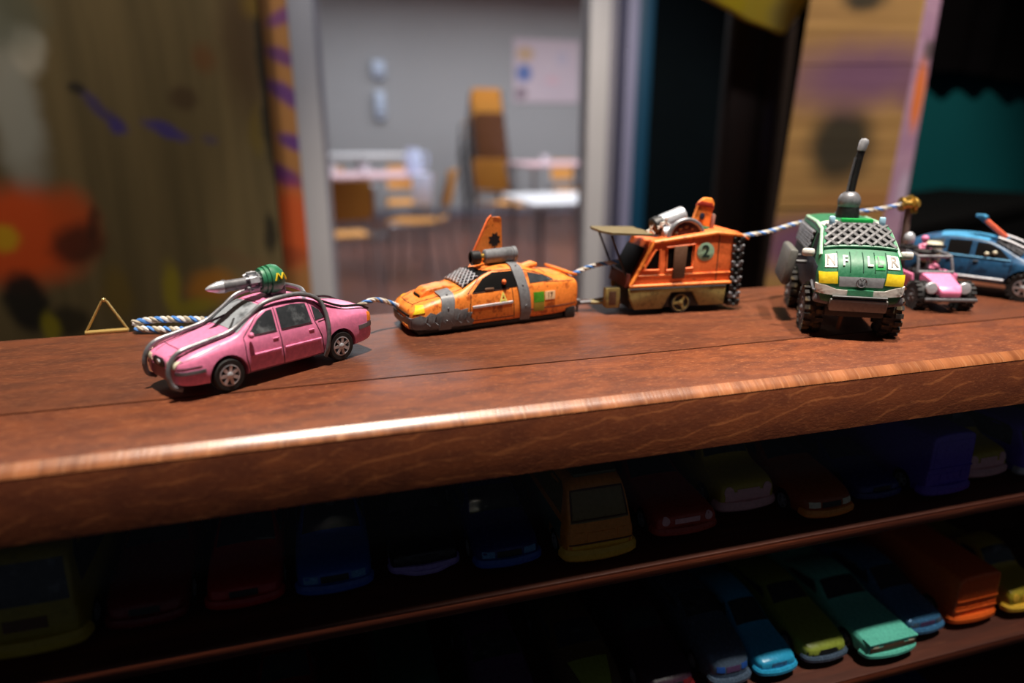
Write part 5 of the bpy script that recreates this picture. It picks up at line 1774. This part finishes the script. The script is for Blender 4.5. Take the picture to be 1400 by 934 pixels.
MB().tube([ta, tb_], 0.95, 10).build('base_bar', M_gold, tri)
MB().tube([ta, tc + Vector((-0.9, 0, -0.6)), tc, tc + Vector((0.9, 0, -0.6)), tb_], 0.45, 8).build('wire', M_gold, tri)
MB().ball(tuple(tc), 0.85, n=10).build('tip', M_gold, tri)


# ------------------------------------------------------------------ the toy cars on the two shelves behind the glass
# profiles: per station (x / L, z_bottom, z_belt, z_top as shares of H, w_low, w_belt, w_top as shares of W / 2)
PROF = {
    'saloon': [(0.5, .24, .42, .44, .66, .64, .45), (0.485, .19, .46, .49, .84, .80, .62), (0.44, .17, .50, .54, .96, .90, .74), (0.32, .16, .55, .60, 1, .94, .80), (0.22, .15, .58, .66, 1, .94, .80),
               (0.15, .15, .60, .82, 1, .94, .78), (0.06, .15, .61, .97, 1, .94, .73), (-0.08, .15, .62, 1.0, 1, .94, .72), (-0.20, .15, .63, .96, 1, .94, .73), (-0.30, .15, .64, .78, 1, .94, .76),
               (-0.36, .16, .64, .68, 1, .94, .78), (-0.46, .19, .60, .64, .92, .88, .72), (-0.497, .24, .54, .57, .76, .72, .55)],
    'coupe': [(0.5, .22, .40, .42, .6, .58, .42), (0.48, .17, .46, .50, .82, .80, .62), (0.42, .15, .54, .59, .98, .92, .78), (0.28, .14, .62, .68, 1, .95, .82), (0.12, .14, .66, .74, 1, .95, .82),
              (0.06, .14, .68, .86, 1, .95, .78), (-0.02, .14, .69, .99, 1, .95, .72), (-0.12, .14, .70, 1.0, 1, .95, .72), (-0.26, .14, .71, .92, 1, .95, .74), (-0.38, .16, .70, .78, 1, .94, .76),
              (-0.46, .18, .66, .71, .94, .88, .72), (-0.497, .24, .58, .62, .8, .76, .56)],
    'muscle': [(0.5, .26, .50, .52, .90, .88, .80), (0.49, .22, .54, .58, .96, .94, .86), (0.44, .20, .58, .63, 1, .97, .90), (0.30, .19, .60, .66, 1, .97, .90), (0.12, .18, .62, .69, 1, .97, .88),
               (0.06, .18, .63, .84, 1, .96, .80), (-0.01, .18, .64, .98, 1, .96, .74), (-0.12, .18, .64, 1.0, 1, .96, .74), (-0.22, .18, .65, .92, 1, .96, .75), (-0.30, .18, .66, .74, 1, .97, .84),
               (-0.36, .18, .66, .69, 1, .97, .88), (-0.48, .20, .64, .67, .98, .95, .86), (-0.497, .24, .60, .62, .94, .92, .80)],
    'van': [(0.5, .14, .34, .36, .82, .80, .7), (0.492, .11, .40, .45, .93, .91, .82), (0.47, .10, .46, .56, .98, .95, .87), (0.43, .10, .50, .74, 1, .96, .86), (0.39, .10, .52, .90, 1, .96, .83),
            (0.34, .10, .54, .97, 1, .96, .81), (0.10, .10, .55, 1.0, 1, .96, .81), (-0.30, .10, .55, 1.0, 1, .96, .81), (-0.46, .11, .55, .98, .98, .95, .80), (-0.49, .13, .53, .90, .94, .9, .74)],
    'box': [(0.5, .12, .40, .96, .90, .90, .86), (0.498, .10, .42, .99, .97, .97, .94), (0.47, .09, .44, 1.0, 1, .99, .96), (0.2, .09, .45, 1.0, 1, .99, .96), (-0.3, .09, .45, 1.0, 1, .99, .96), (-0.47, .09, .44, 1.0, 1, .99, .96), (-0.498, .12, .42, .98, .95, .95, .92)],
    'truck': [(0.5, .18, .42, .44, .86, .84, .74), (0.49, .15, .47, .52, .95, .92, .84), (0.45, .14, .52, .58, 1, .96, .88), (0.30, .14, .55, .62, 1, .96, .88), (0.25, .14, .56, .68, 1, .96, .86),
              (0.20, .14, .57, .88, 1, .96, .80), (0.15, .14, .58, .99, 1, .96, .76), (0.02, .14, .58, 1.0, 1, .96, .76), (-0.05, .14, .58, .98, 1, .96, .77), (-0.07, .14, .58, .64, 1, .97, .90),
              (-0.46, .15, .58, .62, 1, .97, .90), (-0.495, .17, .54, .58, .97, .94, .86)],
    'racer': [(0.5, .20, .40, .42, .4, .38, .26), (0.485, .14, .48, .52, .66, .62, .46), (0.45, .12, .56, .62, .84, .80, .62), (0.36, .12, .66, .73, .97, .92, .76), (0.20, .12, .70, .80, 1, .94, .80),
              (0.10, .12, .72, .92, 1, .94, .76), (-0.02, .12, .74, 1.0, 1, .94, .70), (-0.18, .12, .75, .98, 1, .94, .70), (-0.34, .13, .76, .88, 1, .94, .74), (-0.46, .16, .72, .80, .92, .88, .70), (-0.497, .24, .60, .66, .74, .7, .5)],
}
GLASSX = {'saloon': (.215, .07, -.30), 'coupe': (.115, -.01, -.38), 'muscle': (.115, -.005, -.29), 'van': (.445, .345, -.44), 'box': (.47, .44, -.44), 'truck': (.245, .155, -.045), 'racer': (.16, -.01, -.34)}
WHEELX = {'saloon': (.30, -.28), 'coupe': (.31, -.28), 'muscle': (.32, -.28), 'van': (.30, -.28), 'box': (.29, -.29), 'truck': (.31, -.29), 'racer': (.29, -.29)}


def shelf_car(kind, name, label, px, pz, x, y, Lc, W, H, body_m, glass_m=None, front_m=None, bump_m=None, lamp_m=None, rz=0.0, extra=None, wheel_m=None):
    """a toy car of one of the profiles, nose towards the glass (-y); px, pz unused but kept as notes of shelf and place"""
    zsh = {1: -0.0665, 2: -0.1400, 3: -0.2135}[px]
    root = thing(name, label, 'toy car', (x * MM, y * MM + Lc / 2 * MM, ZS + zsh), -PI / 2 + R(rz), 'toy cars on the %s shelf' % {1: 'upper', 2: 'lower', 3: 'lowest'}[px])
    w2 = W / 2
    st = [(a * Lc, zb * H, zl * H, zt * H, wl * w2, wb * w2, wt * w2) for (a, zb, zl, zt, wl, wb, wt) in PROF[kind]]
    wr = 4.4 if kind != 'truck' else 4.9
    wx = [q * Lc for q in WHEELX[kind]]
    sh = Shell(st, arches=[(q, wr, wr + 0.7) for q in wx], arch_w=w2 - 5.2)
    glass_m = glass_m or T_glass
    g0, g1, g2 = (q * Lc for q in GLASSX[kind])

    def at_x(xx, i):
        for p, q in zip(st[:-1], st[1:]):
            if q[0] <= xx <= p[0]:
                t = (p[0] - xx) / (p[0] - q[0])
                return p[i] + (q[i] - p[i]) * t
        return st[-1][i]
    wb0, wt1 = at_x(g0, 5) * 0.82, at_x(g1, 6) * 0.90
    if kind == 'box':
        sh.patch(rect(-w2 * 0.8, w2 * 0.8, H * 0.56, H * 0.90), 'x', 1, 0.12).build('windscreen', glass_m, root)
    elif kind == 'van':
        zl, zt = at_x(g0, 2) + 0.06 * H, at_x(g1, 3) - 0.04 * H
        sh.patch([(-wb0 * 1.06, zl), (wb0 * 1.06, zl), (wt1 * 0.98, zt - 0.06 * H), (-wt1 * 0.98, zt - 0.06 * H)], 'x', 1, 0.15).build('windscreen', glass_m, root)
    else:
        sh.patch([(g0, -wb0), (g0, wb0), (g1, wt1), (g1, -wt1)], 'z', 1, 0.15).build('windscreen', glass_m, root)
    for sg in (-1, 1):
        xa, xb = (g0 + g1) / 2 - 0.02 * Lc, g2 + 0.05 * Lc
        zl = at_x(xa, 2) + 0.05 * H
        zt = at_x((xa + xb) / 2, 3) - 0.10 * H
        za = min(zt, at_x(xa, 3) - 0.1 * H)
        zb_ = min(zt, at_x(xb, 3) - 0.1 * H)
        poly = [(xa, zl), (xb, zl), (xb + 0.02 * Lc, max(zl + 0.4, zb_)), (min(xa - 0.06 * Lc, g1), zt), (xa - 0.02 * Lc, max(zl + 0.3, za))]
        sh.patch(poly, 'y', sg, 0.12, cuts=2).build('side_window', glass_m, root)
        fx = at_x(Lc * 0.47, 5)
        zc = at_x(Lc * 0.47, 2)
        lm = lamp_m or T_cream
        sh.patch(disc2(sg * fx * 0.72, zc - 0.05 * H, 0.062 * H + 0.4, 10) if kind in ('muscle', 'truck') else rect(*sorted((sg * fx * 0.5, sg * fx * 0.92)), zc - 0.11 * H, zc - 0.01 * H), 'x', 1, 0.2, 0.5, 2).build('headlamp', lm, root)
    zc, fx = at_x(Lc * 0.47, 2), at_x(Lc * 0.47, 5)
    sh.patch(rect(-fx * 0.42, fx * 0.42, zc - 0.12 * H, zc - 0.02 * H), 'x', 1, 0.2, 0.5, 2).build('grille', front_m or T_black, root)
    zb0 = at_x(Lc * 0.46, 1)
    wl = at_x(Lc * 0.46, 4)
    fb = [(Lc * 0.44, -wl * 1.0, zb0 + 0.09 * H), (Lc * 0.49, -wl * 0.86, zb0 + 0.09 * H), (Lc * 0.512, 0, zb0 + 0.09 * H), (Lc * 0.49, wl * 0.86, zb0 + 0.09 * H), (Lc * 0.44, wl * 1.0, zb0 + 0.09 * H)]
    MB().tube(smooth_path(fb, 4), 0.055 * H + 0.25, 8, flat=1.2).build('bumper', bump_m or T_silver, root)
    MB().box((0, 0, 0.22 * H), (Lc * 0.86, W - 10.6, 0.2 * H), None, 0.4).build('chassis', T_black, root)
    for q in wx:
        for sg in (-1, 1):
            wheel(root, q, sg * (w2 - 2.1), wr, wr, 3.4, sg, wheel_m or T_silver, T_tyre, 5, 'shelf%d' % int(wr * 10))
    if extra:
        extra(root, sh, st, Lc, W, H)
    sh.build('body', body_m, root)
    return root


C_olive = paint('car_olive', (146, 128, 34), 0.35, dirt_or_glare=0.3)
C_maroon = paint('car_maroon', (112, 24, 28), 0.25, dirt_or_glare=0.1)
C_red = paint('car_red', (170, 26, 26), 0.22, dirt_or_glare=0.1)
C_brick = paint('car_brick_red', (176, 62, 46), 0.3, dirt_or_glare=0.2)
C_blue = paint('car_mid_blue', (40, 84, 168), 0.22, dirt_or_glare=0.1)
C_navy = paint('car_navy', (30, 44, 110), 0.25, dirt_or_glare=0.1)
C_black = paint('car_black', (30, 30, 36), 0.2, dirt_or_glare=0.1)
C_lilac = paint('car_lilac_trim', (150, 130, 200), 0.3)
C_orange = paint('car_orange', (232, 140, 48), 0.3, dirt_or_glare=0.2)
C_yel = paint('car_warm_yellow', (240, 184, 60), 0.3, dirt_or_glare=0.15)
C_must = paint('car_mustard', (180, 154, 40), 0.35, dirt_or_glare=0.2)
C_blush = paint('car_blush', (226, 170, 172), 0.4, dirt_or_glare=0.2)
C_rust = paint('car_rust', (160, 76, 34), 0.3, dirt_or_glare=0.25)
C_purple = paint('car_purple', (96, 66, 190), 0.3, dirt_or_glare=0.1)
C_turq = paint('car_turquoise', (112, 214, 190), 0.28, dirt_or_glare=0.1)
C_sky = paint('car_sky', (50, 172, 220), 0.25, dirt_or_glare=0.1)
C_lolive = paint('car_lime_olive', (150, 160, 60), 0.3, dirt_or_glare=0.1)
C_slate = paint('car_slate', (92, 108, 130), 0.25, 0.3, dirt_or_glare=0.2)
C_steel = paint('car_steel_blue', (70, 124, 168), 0.25, 0.2, dirt_or_glare=0.2)
C_hot = paint('car_hot_orange', (244, 100, 30), 0.3, dirt_or_glare=0.1)
C_greeny = paint('car_dark_green', (40, 74, 58), 0.3, dirt_or_glare=0.2)
C_plum = paint('car_plum', (88, 58, 96), 0.3, dirt_or_glare=0.2)
C_tan = paint('car_tan_window', (130, 108, 60), 0.3, dirt_or_glare=0.2)
C_tealtrim = paint('car_grey_green_side', (86, 110, 100), 0.4, dirt_or_glare=0.3)


def van_extra(root, sh, st, Lc, W, H):
    for sg in (-1, 1):
        sh.patch(rect(-Lc * 0.42, Lc * 0.40, H * 0.16, H * 0.50), 'y', sg, 0.1).build('side_panel', C_tealtrim, root)
        sh.patch(rect(*sorted((sg * W * 0.22, sg * W * 0.40)), H * 0.19, H * 0.25), 'x', 1, 0.35).build('fog_lamp', T_brown, root)
    sh.patch(rect(-W * 0.46, W * 0.46, H * 0.10, H * 0.30), 'x', 1, 0.18).build('lower_front', C_yel, root)
    sh.line([(-W * 0.45, H * 0.315), (W * 0.45, H * 0.315)], 'x', 1, 0.3).build('front_seam', T_brown, root)
    m = MB()
    p = [sh.hit(a, b_, 'x', 1)[0] + Vector((0.25, 0, 0)) for a, b_ in ((-W * .40, H * .57), (W * .40, H * .57), (W * .37, H * .86), (-W * .37, H * .86))]
    q = [p[i].lerp(p[(i + 1) % 4], k / 4) for i in range(4) for k in range(4)]
    q = [sh.bvh.find_nearest(v)[0] + Vector((0.2, 0, 0.05)) for v in q]
    m.tube(q + q[:2], 0.35, 6)
    m.build('screen_seal', T_brown, root)
    sh.patch(rect(-W * 0.12, W * 0.10, H * 0.16, H * 0.21), 'x', 1, 0.4).build('number_plate', T_brown, root)
    MB().box((Lc * 0.08, 0, H + 0.6), (Lc * 0.6, W * 0.62, 1.4), None, 0.5).build('roof_box', paint('car_olive_roof', (92, 84, 48), 0.5), root)


def two_tone(panel_m, z0=0.1, z1=0.42, nm='lower_front'):
    def f(root, sh, st, Lc, W, H):
        sh.patch(rect(-W * 0.40, W * 0.40, H * z0, H * z1), 'x', 1, 0.12).build(nm, panel_m, root)
    return f


def box_back(m, z1, x0=-0.46, x1=0.06, w=0.96):
    def f(root, sh, st, Lc, W, H):
        MB().box(((x0 + x1) / 2 * Lc, 0, H * (0.45 + z1) / 2), ((x1 - x0) * Lc, W * w, H * (z1 - 0.45)), None, 0.7).build('load_box', m, root)
        for k in range(4):
            xx = (x0 + (x1 - x0) * (k + 0.5) / 4) * Lc
            for sg in (-1, 1):
                MB().box((xx, sg * W * w / 2, H * (0.45 + z1) / 2), (0.7, 0.5, H * (z1 - 0.5)), None, 0.15).build('rib', m, root)
    return f


def bands(m, zs=(0.30, 0.52), rib=0.5):
    def f(root, sh, st, Lc, W, H):
        for z in zs:
            sh.line([(-W * 0.47, H * z), (W * 0.47, H * z)], 'x', 1, rib, None, 0.1).build('front_rib', m, root)
    return f


def wide_grille(m, rim):
    def f(root, sh, st, Lc, W, H):
        sh.patch(rect(-W * 0.44, W * 0.44, H * 0.40, H * 0.50), 'x', 1, 0.3).build('wide_grille', m, root)
        sh.patch([(-W * 0.46, H * 0.22), (W * 0.46, H * 0.22), (W * 0.46, H * 0.27), (-W * 0.46, H * 0.27)], 'x', 1, 0.3).build('lower_grille', m, root)
        MB().box((Lc * 0.47, 0, H * 0.60), (Lc * 0.06, W * 0.94, H * 0.05), None, 0.2).build('bonnet_lip', rim, root)
    return f


def stripes(m, ys=((-.18, -.06), (.06, .18))):
    def f(root, sh, st, Lc, W, H):
        for a, b_ in ys:
            sh.patch([(Lc * .47, a * W), (Lc * .47, b_ * W), (Lc * .24, b_ * W), (Lc * .24, a * W)], 'z', 1, 0.12).build('bonnet_stripe', m, root)
    return f


def rack(m):
    def f(root, sh, st, Lc, W, H):
        MB().box((-Lc * 0.1, 0, H + 0.8), (Lc * 0.22, W * 0.5, 1.0), None, 0.3).build('roof_rack', m, root)
    return f


def open_fenders(m):
    def f(root, sh, st, Lc, W, H):
        MB().tube(smooth_path([(Lc * .40, -W * .48, H * .34), (Lc * .48, -W * .42, H * .30), (Lc * .52, -W * .2, H * .26), (Lc * .525, 0, H * .25), (Lc * .52, W * .2, H * .26), (Lc * .48, W * .42, H * .30), (Lc * .40, W * .48, H * .34)], 4), 1.0, 8).build('splitter', m, root)
    return f


# upper shelf, left to right
shelf_car('van', 'toy_truck', 'olive yellow boxy toy truck at the left end of the upper shelf', 1, 0, -84.5, 187.5, 66, 27, 33, C_olive, T_glass, T_brown, C_must, C_olive)
shelf_car('coupe', 'toy_car', 'dark maroon toy car beside the olive truck on the upper shelf', 1, 0, -56.5, 192, 66, 24, 19, C_maroon, bump_m=C_maroon, lamp_m=C_maroon)
shelf_car('saloon', 'toy_car', 'deep red toy car between the maroon and blue cars on the upper shelf', 1, 0, -29.0, 192, 66, 23.5, 20, C_red, bump_m=C_red, lamp_m=C_red)
shelf_car('saloon', 'toy_car', 'royal blue rounded toy car on the upper shelf under the pink car', 1, 0, -2.0, 191, 66, 24.5, 21, C_blue, bump_m=C_blue, lamp_m=C_steel)
shelf_car('muscle', 'toy_car', 'black toy car with a lilac front rim between two blue cars', 1, 0, 27.0, 194, 64, 22.5, 17, C_black, None, T_black, C_lilac, T_black, extra=open_fenders(C_lilac))
shelf_car('saloon', 'toy_car', 'navy toy car just left of the yellow van on the upper shelf', 1, 0, 54.5, 189, 64, 24, 20, C_navy, bump_m=C_blue, lamp_m=C_steel)
shelf_car('van', 'toy_van', 'yellow and orange toy van with a large tan windscreen on the upper shelf', 1, 0, 85.5, 184.6, 62, 25.4, 31, C_orange, C_tan, C_orange, C_yel, C_orange, extra=van_extra)
shelf_car('muscle', 'toy_car', 'brick red square-fronted toy car right of the yellow van', 1, 0, 121.0, 189, 68, 25, 19, C_brick, bump_m=C_brick, front_m=C_blush, lamp_m=C_blush, extra=None)
shelf_car('truck', 'toy_truck', 'mustard toy pickup with a pale pink front on the upper shelf', 1, 0, 151.5, 197, 66, 24.5, 27, C_must, None, C_blush, C_blush, C_blush, extra=two_tone(C_blush, 0.16, 0.44))
shelf_car('coupe', 'toy_car', 'rust brown toy coupe with an orange bumper on the upper shelf', 1, 0, 180.0, 185, 70, 24.5, 20, C_rust, bump_m=C_orange)
shelf_car('saloon', 'toy_car', 'dark navy low toy car between the rust coupe and the purple van', 1, 0, 209.0, 191, 66, 23, 17, C_navy, bump_m=C_navy, lamp_m=C_navy)
shelf_car('box', 'toy_van', 'tall purple square toy van on the upper shelf at right', 1, 0, 237.0, 186.5, 58, 22.5, 29, C_purple, C_purple, C_purple, C_purple, C_purple, extra=bands(C_purple, (0.5, 0.16)))
shelf_car('truck', 'toy_truck', 'mustard toy truck with a cream bumper right of the purple van', 1, 0, 264.0, 192, 60, 22.5, 26, C_must, None, C_blush, C_blush, C_blush, extra=two_tone(C_blush, 0.12, 0.40))
shelf_car('van', 'toy_van', 'violet toy van at the right end of the upper shelf', 1, 0, 291.0, 189, 58, 22.5, 24, C_purple)
# lower shelf, left to right
shelf_car('saloon', 'toy_car', 'dark red toy car at the left of the lower shelf', 2, 0, -24.0, 212, 64, 24, 19, C_maroon, bump_m=C_maroon, lamp_m=C_maroon)
shelf_car('van', 'toy_van', 'dark green and grey toy van on the lower shelf, left', 2, 0, 21.0, 196, 64, 26, 24, C_greeny, None, C_must, C_slate, T_white)
shelf_car('racer', 'toy_car', 'plum brown rounded toy car on the lower shelf under the navy car', 2, 0, 56.0, 190, 66, 25, 22, C_plum, None, C_rust, C_rust, C_plum)
shelf_car('racer', 'toy_car', 'brown toy car with a lime bonnet on the lower shelf under the yellow van', 2, 0, 91.0, 189, 68, 24.5, 20, paint('car_dull_brown', (92, 74, 48), 0.3), None, C_lolive, C_lolive, C_lolive,
          extra=lambda root, sh, st, Lc, W, H: sh.patch([(Lc * .485, -W * .2), (Lc * .485, W * .2), (Lc * .26, W * .34), (Lc * .26, -W * .34)], 'z', 1, 0.12).build('bonnet_panel', C_lolive, root))
shelf_car('coupe', 'toy_car', 'dark plum toy car on the lower shelf left of the slate racer', 2, 0, 121.5, 190, 66, 23, 19, paint('car_dark_plum', (64, 34, 52), 0.3), bump_m=C_maroon, lamp_m=C_maroon)
shelf_car('racer', 'toy_car', 'slate grey rounded toy racer with blue lamps on the lower shelf', 2, 0, 148.0, 189, 68, 21.5, 22, C_slate, None, C_plum, C_slate, C_blue)
shelf_car('saloon', 'toy_car', 'bright sky blue toy car squeezed beside the slate racer', 2, 0, 169.0, 188, 68, 20.0, 19, C_sky, bump_m=C_sky, front_m=C_steel, lamp_m=C_sky)
shelf_car('coupe', 'toy_car', 'olive and black toy car left of the turquoise one', 2, 0, 194.0, 189, 66, 23.5, 18, C_lolive, None, T_black, C_slate, C_lolive, extra=two_tone(C_black, 0.16, 0.42))
shelf_car('muscle', 'toy_car', 'pale turquoise toy car with a wide flat bonnet on the lower shelf', 2, 0, 221.5, 183, 72, 26.5, 18, C_turq, None, T_brown, C_turq, T_cream, extra=wide_grille(T_brown, C_turq))
shelf_car('saloon', 'toy_car', 'steel blue toy car half shaded between turquoise and orange toys', 2, 0, 247.0, 190, 66, 22.5, 20, C_steel, None, C_plum, C_steel, C_slate)
shelf_car('box', 'toy_truck', 'bright orange square-backed toy truck on the lower shelf', 2, 0, 275.0, 191, 60, 25.0, 27, C_hot, C_hot, C_hot, C_hot, C_hot, extra=bands(C_hot, (0.14, 0.24, 0.36, 0.54)))
shelf_car('truck', 'toy_truck', 'olive yellow toy truck at the right end of the lower shelf', 2, 0, 304.5, 189, 62, 23, 25, C_must, None, C_yel, C_yel, C_yel)
# the tops of two toys on the shelf below, at the lower right corner
shelf_car('van', 'toy_van', 'dark violet toy van on the lowest shelf under the turquoise car', 3, 0, 230.0, 186, 60, 24, 34, C_plum)
shelf_car('van', 'toy_van', 'dark blue toy van on the lowest shelf under the orange truck', 3, 0, 262.0, 186, 60, 24, 34, C_navy)
